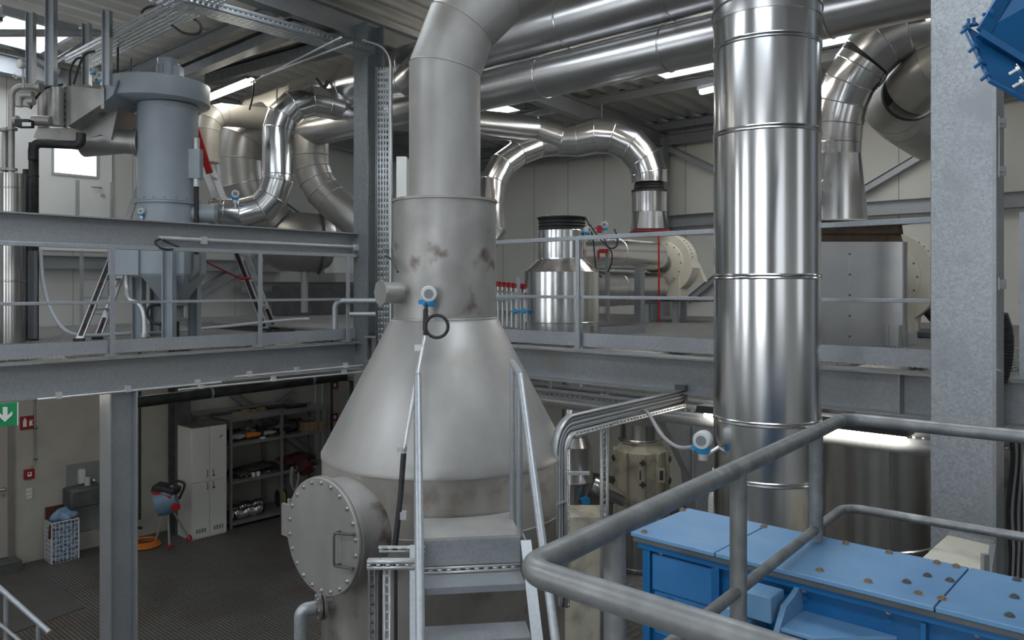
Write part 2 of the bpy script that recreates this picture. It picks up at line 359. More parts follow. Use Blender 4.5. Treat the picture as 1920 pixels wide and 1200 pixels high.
# decks of open grating
def grating(name, x0, x1, y0, y1, z, along):
    g = MB(); s = .038
    if along == 'y':
        x = x0
        while x < x1: g.box((x, y0, z-.03), (x+.009, y1, z)); x += s
        y = y0
        while y < y1: g.box((x0, y, z-.012), (x1, y+.006, z-.002)); y += .10
    else:
        y = y0
        while y < y1: g.box((x0, y, z-.03), (x1, y+.009, z)); y += s
        x = x0
        while x < x1: g.box((x, y0, z-.012), (x+.006, y1, z-.002)); x += .10
    return struct(name, g, M['grate'], ang=10)
grating('floor_pit_grating', 6.6, 11.5, 3.2, 9.0, .03, 'y')
grating('floor_left_deck', LX+2, 6.1, LY+.24, BY-.02, EYE+ZL+.03, 'y')
grating('floor_right_deck', MX+.25, RX-.02, FY+1, BY-.02, EYE+ZR+.03, 'x')
jo = []
for i, x in enumerate((-2.5, .2, 2.9, 5.6)):
    jo.append(steelthing('deck_joist', MB().beam(P(x, LY+.23, ZL-.12), P(x, BY-.05, ZL-.12), .20, .10), 'galvanised joist under the left deck grating', 'steel beam', group='joists under the left deck'))
for i, y in enumerate((-3, -.4, 2.2, 4.8, 7.4, 10, 12.4)):
    steelthing('deck_joist', MB().beam(P(MX+.24, y, ZR-.11), P(RX-.02, y, ZR-.11), .18, .10), 'galvanised joist under the right deck grating', 'steel beam', group='joists under the right deck')
# handrails on the deck edges
def railing(label, axis, at, u0, u1, z0, top, mid, posts, ends=(), toe=(.03, .16), gp=None, out=-1):
    def Q(u, z, o=0):
        return P(u, at+o, z) if axis == 'x' else P(at+o, u, z)
    t = thing('guard_railing', label, 'railing', Q((u0+u1)/2, z0), gp)
    build(MB().bar(Q(u0, top-.012), Q(u1, top-.012), .034, .042), 'top_rail', M['galv'], t, bevel=.003)
    build(MB().bar(Q(u0, mid), Q(u1, mid), .03, .03), 'mid_rail', M['galv'], t, bevel=.003)
    for u in posts:
        m = MB().bar(Q(u, z0, .03*out), Q(u, top-.03, .03*out), .045, .022, up=(0,1,0) if axis == 'x' else (1,0,0))
        m.bar(Q(u, z0+.004, .0), Q(u, z0+.016, 0), .12, .06, up=(0,1,0) if axis == 'x' else (1,0,0))
        build(m, 'post', M['galv'], t)
        for s in (-.04, .04): bolt(t, Q(u+s, z0+.014, -.02), UP, .010, M['bolt'])
    build(MB().bar(Q(u0, z0+(toe[0]+toe[1])/2, .012), Q(u1, z0+(toe[0]+toe[1])/2, .012), .006, toe[1]-toe[0]), 'toe_board', M['galv'], t)
    return t
railing('square-section galvanised railing along the edge of the left deck', 'x', LY, -5.5, 6.13, ZL, .41, -.155, (-3.2, -1.6, 0, 1.55, 3.15, 4.77, 5.99))
railing('galvanised railing along the right deck, passing behind the tall shiny pipe', 'y', MX, 1.35, 7.7, ZR, .49, -.10, (1.47, 3.07, 4.67, 6.27), out=-1)
railing('short galvanised railing panel on the deck right of the big square column', 'y', MX-.02, -3, 1.0, ZR, .49, -.10, (.97, -1.4), out=-1)
# columns
c1 = steelthing('steel_column', MB().beam(V((6.36, 8.24, 0)), V((6.36, 8.24, EYE+3.40)), .28, .28, .018, .012, up=(1,0,0)), 'tall dark galvanised column at the corner where both decks meet', 'steel column', 'galvc')
steelthing('steel_column', MB().beam(V((3.26, 8.32, 0)), V((3.26, 8.32, EYE+ZL-.37)), .27, .26, .014, .010, up=(1,0,0)), 'pale galvanised I-column under the left deck beam', 'steel column', 'galv')
# right box column
rc = MB().box((5.62, 1.05, 0), (5.95, 1.405, EYE+4.0))
cc = thing('box_column', 'wide spangled galvanised box column in front of the right deck', 'steel column', (5.78, 1.22, 0))
build(rc, 'shaft', M['galvd'], cc, bevel=.006)
build(MB().box((5.6, 1.03, EYE-3.0), (5.62, 1.052, EYE+4.0)), 'edge_strip', M['galvb'], cc)
steelthing('steel_column', MB().beam(V((6.05, 12.95, 0)), V((6.05, 12.95, 3.2)), .26, .26, .016, .012, up=(0,1,0)), 'dark I-column standing against the lower wall beside the white cabinet', 'steel column', 'dsteel')
steelthing('steel_column', MB().beam(V((13.8, 1.3, 3.45)), V((13.8, 1.3, EYE+3.0)), .26, .26, .016, .012, up=(0,1,0)), 'galvanised column against the right wall, seen past the box column', 'steel column', 'galvb')
steelthing('steel_column', MB().beam(V((13.8, 8.4, 3.5)), V((13.8, 8.4, EYE+3.0)), .26, .26, .016, .012, up=(0,1,0)), 'galvanised wall column behind the arched shiny duct', 'steel column', 'galvb')
steelthing('steel_column', MB().beam(V((7.6, .72, 3.5)), V((7.6, .72, EYE+3.3)), .2, .2, .014, .010, up=(0,1,0)), 'dark upright standing on the deck right behind the box column', 'steel column', 'dsteel')
# roof frame
for i, y in enumerate((-2.5, 2.6, 8.42, 14.3)):
    steelthing('roof_rafter', MB().beam(V((LX, y, EYE+zc(LX)-.20)), V((RX, y, EYE+zc(RX)-.20)), .30, .18, .014, .010),
        ('rafter over the open hall behind the viewer', 'rafter over the tall shiny pipe', 'rafter over the corner column', 'rafter close to the back wall')[i]+', dark galvanised steel', 'roof beam', 'galvb')
for i, x in enumerate((-4, -.5, 2.3, 5.6, 8.2, 11.5, 13.7)):
    steelthing('roof_purlin', MB().beam(V((x, FY, EYE+zc(x)-.0+.02)), V((x, BY, EYE+zc(x)+.02)), .16, .12, .012, .008), 'galvanised roof purlin under the corrugated sheets', 'roof beam', 'galvb', group='purlins under the roof')
def brace(p0, p1, label, w=.09, mat='galvb', name='diagonal_brace'):
    return steelthing(name, MB().bar(p0, p1, w, w*.8).bar(V(p0)+V((0,0,w*.6)), V(p1)+V((0,0,w*.6)), w*1.5, .012), label, 'steel brace', mat)
brace(WX(1612, 362, 13.95), WX(1765, 272, 13.95), 'diagonal brace on the right wall between shiny duct elbow and box column', .12)
brace(WX(1236, 270, 13.95), WX(1345, 322, 13.95), 'diagonal brace on the right wall beside the tall shiny pipe', .12)
brace(WX(1290, 565, 13.95), WX(1345, 520, 13.95), 'short diagonal brace behind the cream fan', .12)
brace(WY(360, 560, 14.5), WY(490, 480, 14.5), 'diagonal brace on the back wall behind the stepladder', .16)
brace(WY(520, 380, 14.5), WY(600, 440, 14.5), 'diagonal brace on the back wall behind the shiny elbow', .16)
brace(WY(20, 82, 14.2), WY(110, 137, 14.2), 'diagonal brace under the roof at the far left', .1, 'galv')
brace(WY(100, 118, 13.0), WY(165, 78, 13.0), 'roof brace rising right at the upper left', .08, 'galvb')
brace(W(268, 172, 12.5), W(560, 52, 9.4), 'long dark roof brace above the grey filter', .16, 'dsteel', 'roof_brace')
brace(W(395, 150, 13), W(640, 85, 9.9), 'second dark roof brace above the light tube', .2, 'dsteel', 'roof_brace')
# wall rails
steelthing('wall_rail', MB().beam(V((13.95, -3, EYE+1.32)), V((13.95, 8.4, EYE+1.32)), .24, .22, .014, .01), 'horizontal channel on the right wall behind fans and box column', 'steel beam', 'galvb')
steelthing('wall_rail', MB().beam(P(2.2, 14.55, .42), P(9, 14.55, .42), .22, .2, .014, .01), 'horizontal channel on the back wall below the upper door', 'steel beam', 'galvb')
steelthing('wall_rail', MB().beam(P(8, 14.45, .0), P(13.9, 14.45, 0), .22, .2, .014, .01), 'low channel on the back wall behind the steel vessel', 'steel beam', 'galvb')
steelthing('eave_beam', MB().beam(V((13.9, FY, EYE+2.95)), V((13.9, BY, EYE+2.95)), .22, .2, .014, .01), 'eave beam where the right wall meets the roof', 'roof beam', 'galvb')
# horizontal round strut near the roof, upper left
steelthing('roof_strut', MB().tube([WY(-20, 62, 12.4), WY(232, 62, 12.4)], .055, 16), 'round horizontal strut under the roof at the upper left', 'steel tube', 'galv')
# ------------------------------------------------------------------ big vessel
VC = Cc(-.495, 5.8, 0); VX, VYY = VC.x, VC.y
def Z(zr): return EYE+zr
def L_(o): return V((VX, VYY, 0))
ves = thing('scrubber_vessel', 'large dull stainless vessel with a conical top, standing in the middle of the hall', 'vessel', (VX, VYY, 0))
c0 = V((VX, VYY, 0))
build(MB().lathe([(.90,0),(.90,.03),(.884,.05),(.884,EYE-1.60),(.887,EYE-1.595),(.887,EYE-1.588),(.884,EYE-1.584),(.884,EYE-1.185)], c0, 96), 'shell', M['dirty'], ves)
build(MB().lathe([(.890,EYE-1.21),(.890,EYE-1.185),(.86,EYE-1.13),(.40,EYE-.25),(.379,EYE-.232)], c0, 96), 'cone', M['steel'], ves, ang=50)
build(MB().lathe([(.378,EYE-.24),(.382,EYE-.235),(.382,EYE-.225),(.377,EYE-.22),(.377,EYE+.615),(.388,EYE+.617),(.388,EYE+.635),(.27,EYE+.637)], c0, 96), 'upper_cylinder', M['steelw'], ves)
npts = [Cc(-.495,5.8,.6), Cc(-.495,5.8,1.60), Cc(-.374,5.82,1.93), Cc(-.10,5.87,2.22), Cc(.25,5.93,2.42), Cc(.9,6.04,2.6)]
build(MB().tube(npts, .262, 64, beads=(1,2,3,4), br=.004), 'neck_pipe', M['steel'], ves, ang=13)
# manway
n = (RGT*-.637 + FWD*-.771).normalized(); sd = n.cross(UP).normalized()
fc = Cc(-1.193, 4.956, -1.57)
build(MB().lathe([(.335, -.75), (.335, -.03), (.372, -.03), (.372, -.012)], fc, 64, n), 'manway_nozzle', M['steelw'], ves)
cov = build(MB().lathe([(.366, -.010), (.368, -.008), (.368, .008), (.364, .012)], fc, 72, n), 'manway_cover', M['steel'], ves)
for k in range(22):
    a = 2*PI*(k+.5)/22; q = fc + (sd*math.cos(a)+UP*math.sin(a))*.338 + n*.012
    bolt(ves, q, n, .012, M['bolt'], 'cover_bolt')
hq = fc + sd*-.30
build(MB().tube(fil([fc-sd*.22*-1+UP*-.05+n*.01 if False else fc+sd*s_*1+UP*u_+n*h_ for s_, u_, h_ in ((-.19,.07,.012),(-.19,.07,.06),(-.19,-.13,.06),(-.19,-.13,.012))], .02, 4), .008, 10)
      .tube(fil([fc+sd*s_+UP*u_+n*h_ for s_, u_, h_ in ((-.19,.07,.055),(-.345,.085,.03))], .02, 3), .008, 10)
      .tube([fc+sd*-.19+UP*-.13+n*.055, fc+sd*-.335+UP*-.12+n*.03], .008, 10), 'cover_handle', M['dsteel'], ves)
build(MB().obox(fc+sd*.385+UP*.03, sd, UP, .09, .21, .02).tube([fc+sd*.40+UP*.16-n*.03, fc+sd*.40+UP*-.10-n*.03], .012, 12), 'cover_hinge', M['steelw'], ves)
# blind stub upper left
sn = (RGT*-.78+FWD*-.62).normalized(); sc_ = Cc(-.495, 5.8, -.04)+sn*.37
build(MB().tube([sc_-sn*.1, sc_+sn*.16], .075, 32).lathe([(.092,0),(.092,.012)], sc_+sn*.155, 8, sn), 'blind_stub', M['steelw'], ves)
# small flanged outlet low left
oc = Cc(-1.17, 5.30, -2.13); on = (RGT*-.9+FWD*-.43).normalized()
o1 = oc; 
build(MB().tube([oc-on*.5, oc+on*.16], .045, 24).disc(oc+on*.10, on, .088, .018).disc(oc+on*.13, on, .088, .018), 'outlet_nozzle', M['steelw'], ves)
for k in range(6):
    a = 2*PI*k/6; u = on.cross(UP).normalized()
    bolt(ves, oc+on*.14+(u*math.cos(a)+UP*math.sin(a))*.068, on, .009, M['bolt'])
build(MB().tube(fil([oc+on*.15, oc+on*.25, oc+on*.25+UP*-.22, oc+on*.05+UP*-.75+RGT*.1, oc+on*.05+UP*-2.0+RGT*.1], [.1,.06,.06], 6), .042, 24), 'drain_pipe', M['galv'], ves)
# weld marks / stain patches are in the material; thermowell boss
build(MB().disc(W(892,791,5.16)-FWD*.0, -FWD, .016, .03), 'small_boss', M['steelw'], ves)
# transmitters
def transmitter(loc, face, label, s=1., stem=None, group=None):
    loc = V(loc); face = V(face).normalized(); u = face.cross(UP).normalized()
    t = thing('pressure_transmitter', label, 'transmitter', loc, group)
    build(MB().lathe([(.03*s,-.05*s),(.052*s,-.045*s),(.056*s,-.01*s),(.056*s,.035*s),(.05*s,.05*s),(.034*s,.052*s)], loc, 28, face, cap=True), 'housing', M['tw'], t)
    build(MB().disc(loc+face*.051*s, face, .032*s, .006*s), 'display_glass', M['grey'], t)
    build(MB().lathe([(.036*s,-.085*s),(.045*s,-.07*s),(.045*s,-.045*s)], loc, 20, UP).obox(loc-UP*.055*s+u*.045*s, u, UP, .05*s, .03*s, .03*s), 'collar', M['sky'], t)
    build(MB().disc(loc-UP*.10*s, UP, .03*s, .05*s, 16).tube([loc-UP*.11*s, stem if stem else loc-UP*.19*s], .012*s, 10), 'stem', M['alu'], t)
    return t
tl = W(804, 551, 5.33)
transmitter(tl, -FWD+RGT*.1, 'white round transmitter on the upper neck of the large vessel', 1., stem=tl+FWD*.14-UP*.02)
# conduit and hose from transmitter
cd = thing('cable_conduit', 'thin grey conduit running down the cone of the large vessel from the transmitter', 'conduit', W(785, 690, 5.0))
build(MB().tube(cat_curve([W(797,618,5.27), W(795,640,5.22), W(783,700,5.02), W(762,820,4.78), W(757,850,4.76)]), .013, 12), 'metal_tube', M['alu'], cd)
build(MB().tube([W(757,850,4.76), W(751,930,4.72), W(740,1030,4.70)], .017, 12), 'lower_sleeve', M['black'], cd)
build(MB().tube([W(797,620,5.27), W(798,580,5.28)], .016, 12).tube([W(798,580,5.28), W(800,565,5.3)], .010, 12), 'gland', M['black'], cd)
build(MB().obox(W(786,652,5.18), UP, RGT, .04, .06, .02), 'clip', M['alu'], cd)
build(MB().obox(W(754,842,4.78), UP, RGT, .03, .06, .03), 'clip', M['alu'], cd)
lp = [W(798,612,5.25)+ (RGT*math.cos(a)+UP*math.sin(a))*.075 + RGT*.075 for a in [PI - i*2*PI/24 for i in range(25)]]
build(MB().tube([W(796,628,5.24)]+lp+[W(800,590,5.26)], .011, 10), 'cable_loop', M['black'], None, 'black cable coiled in a loop under the vessel transmitter', cat='cable')
build(MB().tube(cat_curve([W(722,480,5.9)+V((0,0,0)), W(735,487,5.62), W(746,510,5.47)], 4), .008, 8), 'sensor_cable', M['black'], None, 'thin black cable passing behind the left side of the upper vessel neck', cat='cable')
build(MB().obox(W(755,966,4.72), RGT, UP, .045, .045, .04), 'junction_box', M['alu'], None, 'small metal box on the conduit beside the manway', cat='box')

# ------------------------------------------------------------------ tall shiny pipe
PC = Cc(1.682, 5.2, 0)
tp = thing('insulated_pipe', 'tall wide shiny vertical pipe passing from floor to roof right of the vessel', 'pipe', (PC.x, PC.y, 0))
pr = [(.339, .0)]
for zz in (-2.15, -1.235, -.862, .066, 1.0, 1.57):
    pr += [(.339, EYE+zz-.018), (.343, EYE+zz-.016), (.347, EYE+zz-.010), (.343, EYE+zz-.004), (.340, EYE+zz), (.343, EYE+zz+.004), (.347, EYE+zz+.010), (.343, EYE+zz+.016), (.339, EYE+zz+.018)]
pr += [(.339, EYE+1.76)]
build(MB().lathe(pr, (PC.x, PC.y, 0), 128), 'cladding', M['foilp'], tp, ang=30)
build(MB().tube([Cc(1.682,5.2,1.74), Cc(1.682,5.2,1.80), Cc(1.72,5.3,2.25), Cc(1.85,5.6,2.6), Cc(2.2,6.3,2.75)], .345, 64, beads=(1,2,3), br=.008), 'top_elbow', M['foild'], tp, ang=13)
transmitter(W(1318, 824, 5.1), -FWD-RGT*.5, 'blue and white transmitter on the left of the tall shiny pipe', 1.05, stem=W(1348, 838, 5.15))
build(MB().tube(cat_curve([W(1196,764,6.55), W(1215,775,6.3), W(1240,815,5.8), W(1270,838,5.4), W(1300,838,5.2), W(1310,832,5.12)]), .014, 10), 'transmitter_cable', M['cable'], None, 'grey cable drooping from the cable tray to the pipe transmitter', cat='cable')

# ------------------------------------------------------------------ long roof ducts along Y
def duct(name, label, pts, r, mat='foil', beads=None, n=48, cat='duct', group=None, br=.007, ang=12, cap=True, loc=None):
    mb = MB().tube(pts, r, n, beads=range(1, len(pts)-1) if beads is None else beads, br=br, cap=cap)
    return build(mb, name, M[mat], None, label, ang=ang, cat=cat, group=group)
def straight(p, q, step):
    p = V(p); q = V(q); k = max(2, int((q-p).length/step)); return [p+(q-p)*i/k for i in range(k+1)]
duct('roof_duct', 'upper of the two long shiny ducts under the roof, behind the vessel neck', straight(P(7.0, 12.2, 2.98), P(7.0, -4.0, 2.98), 1.35), .29, 'foild', br=.011)
duct('roof_duct', 'lower of the two long shiny ducts under the roof, behind the vessel neck', straight(P(7.05, 12.4, 2.44), P(7.05, -4.0, 2.44), 1.5), .235, 'foild', br=.011)
duct('roof_duct', 'dark short duct above the far end of the long roof ducts', [W(655,195,12.6), W(770,150,10.6), W(800,120,10.2)], .24, 'foild')

# pipe passing behind the neck to the arched duct
R2 = .215
P0 = W(610, 195, 11.5); P1 = W(1040, 252, 13.3)
A = [W(400,400,10.9), W(428,400,10.9), W(455,401,10.9), W(489,392,10.95), W(511,369,11.0), W(521,338,11.0), W(521,330,11.0), W(521,246,11.1), W(529,219,11.15), W(550,198,11.2), W(583,189,11.3), W(615,194,11.45), W(640,201,11.55)]
dA = thing('insulated_duct', 'S-shaped shiny duct rising from the grey filter outlet', 'duct', W(400,400,10.9))
build(MB().tube(A, .214, 48, beads=range(1, len(A)-1), br=.006), 'cladding', M['foil'], dA, ang=12)
build(MB().disc(W(401,400,10.9), W(440,400,10.9)-W(400,400,10.9), .22, .03).disc(W(412,400,10.9), RGT, .15, .2).disc(W(420,400,10.9), RGT, .215, .03), 'flange', M['steelw'], dA)
build(MB().tube([W(640,203,11.55), W(700,210,11.7)], .205, 48, beads=(1,)).tube(straight(W(700,212,11.7), W(1000,243,13.1), 1.0), .225, 48, beads=(1,2)), 'cross_duct', M['foild'], dA, ang=12)
# arched duct with left leg
arch = thing('arched_duct', 'large shiny arched duct curving down onto the cream fan', 'duct', W(1218,340,13.0))
ap = fil([W(985,240,13.05), W(1060,262,13.2), W(1120,250,13.1), W(1217,225,13.0), W(1218,335,13.0)], [.4,.5,.68], 5)
ap = [W(1000,243,13.1), W(1050,262,13.25), W(1085,261,13.2), W(1118,254,13.1), W(1150,256,13.05), W(1183,272,13.0), W(1207,298,13.0), W(1217,325,13.0), W(1217,343,13.0)]
build(MB().tube(ap, [.22,.27,.29,.29,.29,.29,.29,.29,.29], 48, beads=range(1,8), br=.008), 'arch', M['foil'], arch, ang=12)
lg = [W(1058,262,13.25), W(1010,272,13.2), W(970,288,13.0), W(940,310,12.8), W(922,345,12.6), W(921,385,12.5), W(926,430,12.5), W(900,470,12.4)]
build(MB().tube(lg, [.25,.21,.21,.21,.21,.2,.2,.2], 48, beads=range(1,7), br=.008), 'left_leg', M['foil'], arch, ang=12)
build(MB().lathe([(.29,.0),(.29,.05),(.235,.05),(.25,.08),(.24,.10),(.25,.12),(.235,.15),(.235,.16)], W(1217,343,13.0)-UP*.17+V((0,0,0)), 48), 'rubber_sleeve', M['black'], arch)
bd = W(1217,360,13.0)
build(MB().lathe([(.285,-.02),(.285,-.32)], bd, 48).disc(bd-UP*.02, UP, .292, .015).disc(bd-UP*.33, UP, .292, .015), 'lower_collar', M['foil'], arch)
top = circ(bd-UP*.34, UP, .283, 32, PI/4)
def sq(c, h, n, ph):                                    # square loop matching a circle's vertices
    out = []
    u = RGT; v = FWD
    for p in circ(V((0,0,0)), UP, 1, n, ph):
        m_ = max(abs(p.dot(u)), abs(p.dot(v))); out.append(V(c)+p/m_*h)
    return out
build(MB().loft(top, sq(bd-UP*.62, .27, 32, PI/4)), 'square_transition', M['foil'], arch, ang=14)
build(MB().obox(bd-UP*.65, RGT, FWD, .56, .56, .025), 'outlet_flange', M['dred'], arch)

# ------------------------------------------------------------------ fans
def fan(c, ax, R, Wd, base_z, label, outlet=True, legs=True):
    c = V(c); ax = V(ax).normalized(); u = ax.cross(UP).normalized()     # ax points to the inlet side
    if u.dot(RGT) < 0: u = -u
    t = thing('radial_fan', label, 'fan', V((c.x, c.y, base_z)))
    sp = []
    for k in range(40):
        a = 2*PI*k/40; rr = R*(1.0+.10*(k/40)); sp.append(c+(u*math.cos(a)+UP*math.sin(a))*rr)
    ped_z = c.z - R*.98
    poly = [p for p in sp]
    build(MB().prism([p+ax*Wd/2 for p in poly], -ax*Wd), 'casing', M['cream'], t, ang=25)
    build(MB().prism([c+ax*Wd*.55+u*-.75*R+UP*-.3*R, c+ax*Wd*.55+u*.62*R+UP*-.3*R, c+ax*Wd*.55+u*.62*R+UP*(ped_z-.12-c.z), c+ax*Wd*.55+u*-.75*R+UP*(ped_z-.12-c.z)], -ax*Wd*1.1), 'pedestal', M['cream'], t, bevel=.006)
    build(MB().lathe([(R*.74,0),(R*.74,.02),(R*.70,.03),(R*.30,.035)], c+ax*Wd*.5, 56, ax), 'inlet_plate', M['cream'], t)
    for k in range(14):
        a = 2*PI*k/14; bolt(t, c+ax*(Wd*.5+.022)+(u*math.cos(a)+UP*math.sin(a))*R*.68, ax, .013, M['rusty'])
    build(MB().lathe([(R*.30,.03),(R*.33,.04),(R*.33,.06),(R*.25,.065),(R*.25,.26),(R*.33,.27),(R*.33,.29)], c+ax*Wd*.5, 40, ax), 'inlet_cone', M['duct'], t)
    build(MB().lathe([(R*.26,.29),(R*.34,.30),(R*.28,.34),(R*.34,.38),(R*.26,.40)], c+ax*Wd*.5, 40, ax), 'inlet_bellows', M['black'], t)
    if outlet: build(MB().obox(c+u*-.52*R+UP*R*.62, u, UP, R*.95, R*.95, Wd*1.2), 'outlet_throat', M['cream'], t, bevel=.006)
    for s_ in (-.62, -.1, .45):
        for q in (-.5, .5):
            p = c+u*s_*R+ax*Wd*q; 
            if legs and abs(s_) > .2: build(MB().box((p.x-.04,p.y-.04,base_z),(p.x+.04,p.y+.04,ped_z-.15)), 'leg', M['galv'], t)
    build(MB().obox(V((c.x,c.y,ped_z-.14))+u*.15*R-ax*.25, u, UP, R*2.5, .05, Wd*3.2), 'base_frame', M['dsteel'], t)
    mc = c-ax*(Wd*.5+.42)
    build(MB().lathe([(.17,-.2),(.2,-.19),(.2,.25),(.15,.3),(.06,.31),(.06,.42)], mc, 32, ax), 'motor', M['creamd'], t)
    build(MB().obox(mc+UP*-.25, u, UP, .3, .12, .3).prism([mc-ax*0+u*.1+UP*-.3, mc+u*.45+UP*-.3, mc+u*.30+UP*.02, mc+u*.16+UP*.02], ax*.12), 'motor_bracket', M['cream'], t)
    build(MB().disc(mc+u*.38*R+UP*.0+ax*.1, ax, .07, .05, 20), 'pulley', M['cream'], t)
    for q in range(6):
        a = .2+q*.13; r_ = R*(1.005); bolt(t, c+(u*math.cos(a)+UP*math.sin(a))*r_*1.005+ax*.05, u*math.cos(a)+UP*math.sin(a), .009, M['dsteel'])
    return t
f1ax = (RGT*-.62+FWD*-.78)
fan(W(1252,494,13.0), f1ax, .47, .28, EYE+ZR+.03, 'cream radial fan under the arched duct, against the right wall')
fan(W(1664,520,9.4), RGT*-.62+FWD*-.78, .53, .32, EYE+ZR+.03, 'cream radial fan behind the wide foil housing near the box column', outlet=False, legs=False)
build(MB().disc(W(1733,508,9.75), RGT*.7+FWD*.7, .24, .12, 32), 'fan_motor', M['black'], None, 'black round motor end showing right of the nearer cream fan', cat='motor')
build(MB().tube(cat_curve([W(1722,566,9.3), W(1735,580,9.2), W(1760,610,9.2)], 5), .05, 14), 'motor_cable', M['black'], None, 'thick black hose dropping to the deck right of the nearer cream fan', cat='hose')
# red flag-like rod
build(MB().tube([WX(1236,605,9.6)+V((0,0,0)), WX(1235,440,9.6)], .014, 12), 'sprinkler_pipe', M['red'], None, 'thin red vertical pipe in front of the far cream fan', cat='pipe')

# ------------------------------------------------------------------ foil tank with bellows on right deck
T1 = Cc(.617, 9.75, ZR+.03)
tk = thing('insulated_tank', 'bottle-shaped shiny foil tank on the right deck behind the railing post', 'tank', T1)
build(MB().lathe([(.45,.0),(.45,.14),(.47,.15),(.47,.155),(.463,.16),(.463,.76),(.468,.765),(.463,.77),(.30,.92),(.296,.93),(.296,1.27),(.29,1.28)], T1, 72), 'cladding', M['foil'], tk, ang=20)
build(MB().lathe([(.28,1.28),(.295,1.29),(.28,1.31),(.295,1.33),(.28,1.35),(.295,1.37),(.28,1.39),(.295,1.41),(.285,1.42),(.305,1.425),(.305,1.44)], T1, 64), 'rubber_bellows', M['black'], tk, ang=20)
for k in range(10):
    a = 2*PI*k/10; bolt(tk, T1+V((.292*math.cos(a), .292*math.sin(a), 1.44)), UP, .01, M['bolt'])
build(MB().box(T1+V((-.006,0,0))-RGT*.0, T1+V((.0,.0,.0))+V((.006,.006,.1))), 'seam', M['foil'], tk)
h1 = T1+UP*1.06
duct('insulated_pipe', 'shiny horizontal pipe from the bottle-shaped tank to the far fan', [W(1070,474,9.95), W(1150,475,11.0), W(1226,480,12.3)], .225, 'foil')
duct('insulated_pipe', 'darker lower horizontal pipe behind the bottle-shaped tank', [W(1075,541,10.2), W(1150,541,11.3), W(1225,541,12.7)], .25, 'foild')
build(MB().bar(WX(1199,606,9.1), WX(1199,500,9.1), .10, .10), 'pipe_support', M['galvb'], None, 'square upright holding the horizontal pipes behind the tank', cat='support')
build(MB().prism([WZ_ for WZ_ in [T1+RGT*.45-FWD*.3, T1+RGT*1.05+FWD*.1, T1+RGT*1.05+FWD*.1+UP*.10, T1+RGT*.45-FWD*.3+UP*.10]], FWD*.012), 'curb_plate', M['galv'], None, 'low galvanised curb plate on the deck right of the tank', cat='plate')
# actuator post with cables
ps = thing('instrument_post', 'thin post with a red clamp and cables right of the bottle-shaped tank', 'post', W(1139,604,9.9))
build(MB().bar(W(1139,604,9.9), W(1139,466,9.9), .04, .04), 'post', M['galvb'], ps)
build(MB().obox(W(1131,471,9.85), RGT, UP, .12, .05, .06).obox(W(1122,478,9.84), RGT, UP, .03, .1, .03), 'red_clamp', M['red'], ps)
build(MB().obox(W(1124,430,10), RGT, UP, .06, .09, .06).obox(W(1118,428,10), RGT, UP, .05, .015, .05), 'red_valve', M['red'], ps)
build(MB().tube(cat_curve([W(1098,408,9.8), W(1106,425,9.7), W(1112,450,9.7), W(1118,505,9.7), W(1128,520,9.75)]), .009, 8)
     .tube(cat_curve([W(1128,440,9.7), W(1142,464,9.65), W(1155,462,9.65), W(1158,445,9.7), W(1152,430,9.75)]), .011, 8)
     .tube(cat_curve([W(1105,420,9.8), W(1125,448,9.7), W(1145,470,9.65), W(1147,490,9.7), W(1140,510,9.8)]), .009, 8), 'cable', M['black'], ps)
transmitter(W(1134,422,10.0), -FWD-RGT*.3, 'small white transmitter above the horizontal pipe right of the tank', .8, stem=W(1134,455,10.0))
transmitter(W(1101,431,9.6), RGT-FWD, 'small blue transmitter at the right edge of the tank bellows', .75)
# valve manifold left of tank
for k in range(7):
    p = WX(934+k*8.5 if k < 6 else 983, 610 + k*1.2, 7.3)
    t = thing('sampling_valve', 'upright tube with a red-topped valve in the row left of the bottle-shaped tank', 'valve', p, 'red-topped valve tubes left of the tank')
    build(MB().tube([p, p+UP*.42], .017, 10), 'tube', M['alu'], t)
    build(MB().disc(p+UP*.47, UP, .022, .05, 12), 'body', M['bolt'], t)
    build(MB().disc(p+UP*.51, UP, .026, .035, 12).box(p+V((-.012,-.03,.52)), p+V((.012,.03,.555))), 'handle', M['dred'], t)
build(MB().bar(WX(972,615,7.2), WX(972,520,7.2), .03, .03).bar(WX(928,562,7.25), WX(985,556,7.25), .03, .03), 'valve_rack', M['galv'], None, 'slim galvanised rack holding the red-topped valves', cat='rack')
for i_, (px, py) in enumerate(((965,584),(982,583))):
    build(MB().disc(WX(px,py,7.2), V((1,0,0)), .03, .03, 14).bar(WX(px-6,py,7.16), WX(px+6,py,7.16), .02,.02), 'hand_valve', M['sky'], None, 'small blue hand valve low in front of the red-topped valves', cat='valve', group='blue hand valves')

# ------------------------------------------------------------------ wide foil housing (right) with brown bellows, behind railing
h = thing('foil_housing', 'wide rounded foil-clad housing on the deck between tall pipe and box column', 'housing', WX(1590,645,7.05))
hb = WX(1582, 640, 7.25); hz = EYE+ZR+.03
def rrect(c, ux, uy, sx, sy, r, n=5):
    out = []
    for (qx, qy, a0) in ((1,1,0),(-1,1,1),(-1,-1,2),(1,-1,3)):
        for k in range(n+1):
            a = (a0+k/n)*PI/2; out.append(c+ux*(qx*(sx/2-r)+r*math.cos(a))+uy*(qy*(sy/2-r)+r*math.sin(a)))
    return out
hc = V((hb.x+.30, hb.y, hz)); X1 = V((1,0,0)); Y1 = V((0,1,0))
hc = Cc(3.38, 8.1, 0); hc.z = hz
build(MB().loft(rrect(hc, RGT, FWD, 1.02, .9, .10), rrect(hc+UP*1.02, RGT, FWD, 1.02, .9, .10)), 'cladding', M['foild'], h, ang=25)
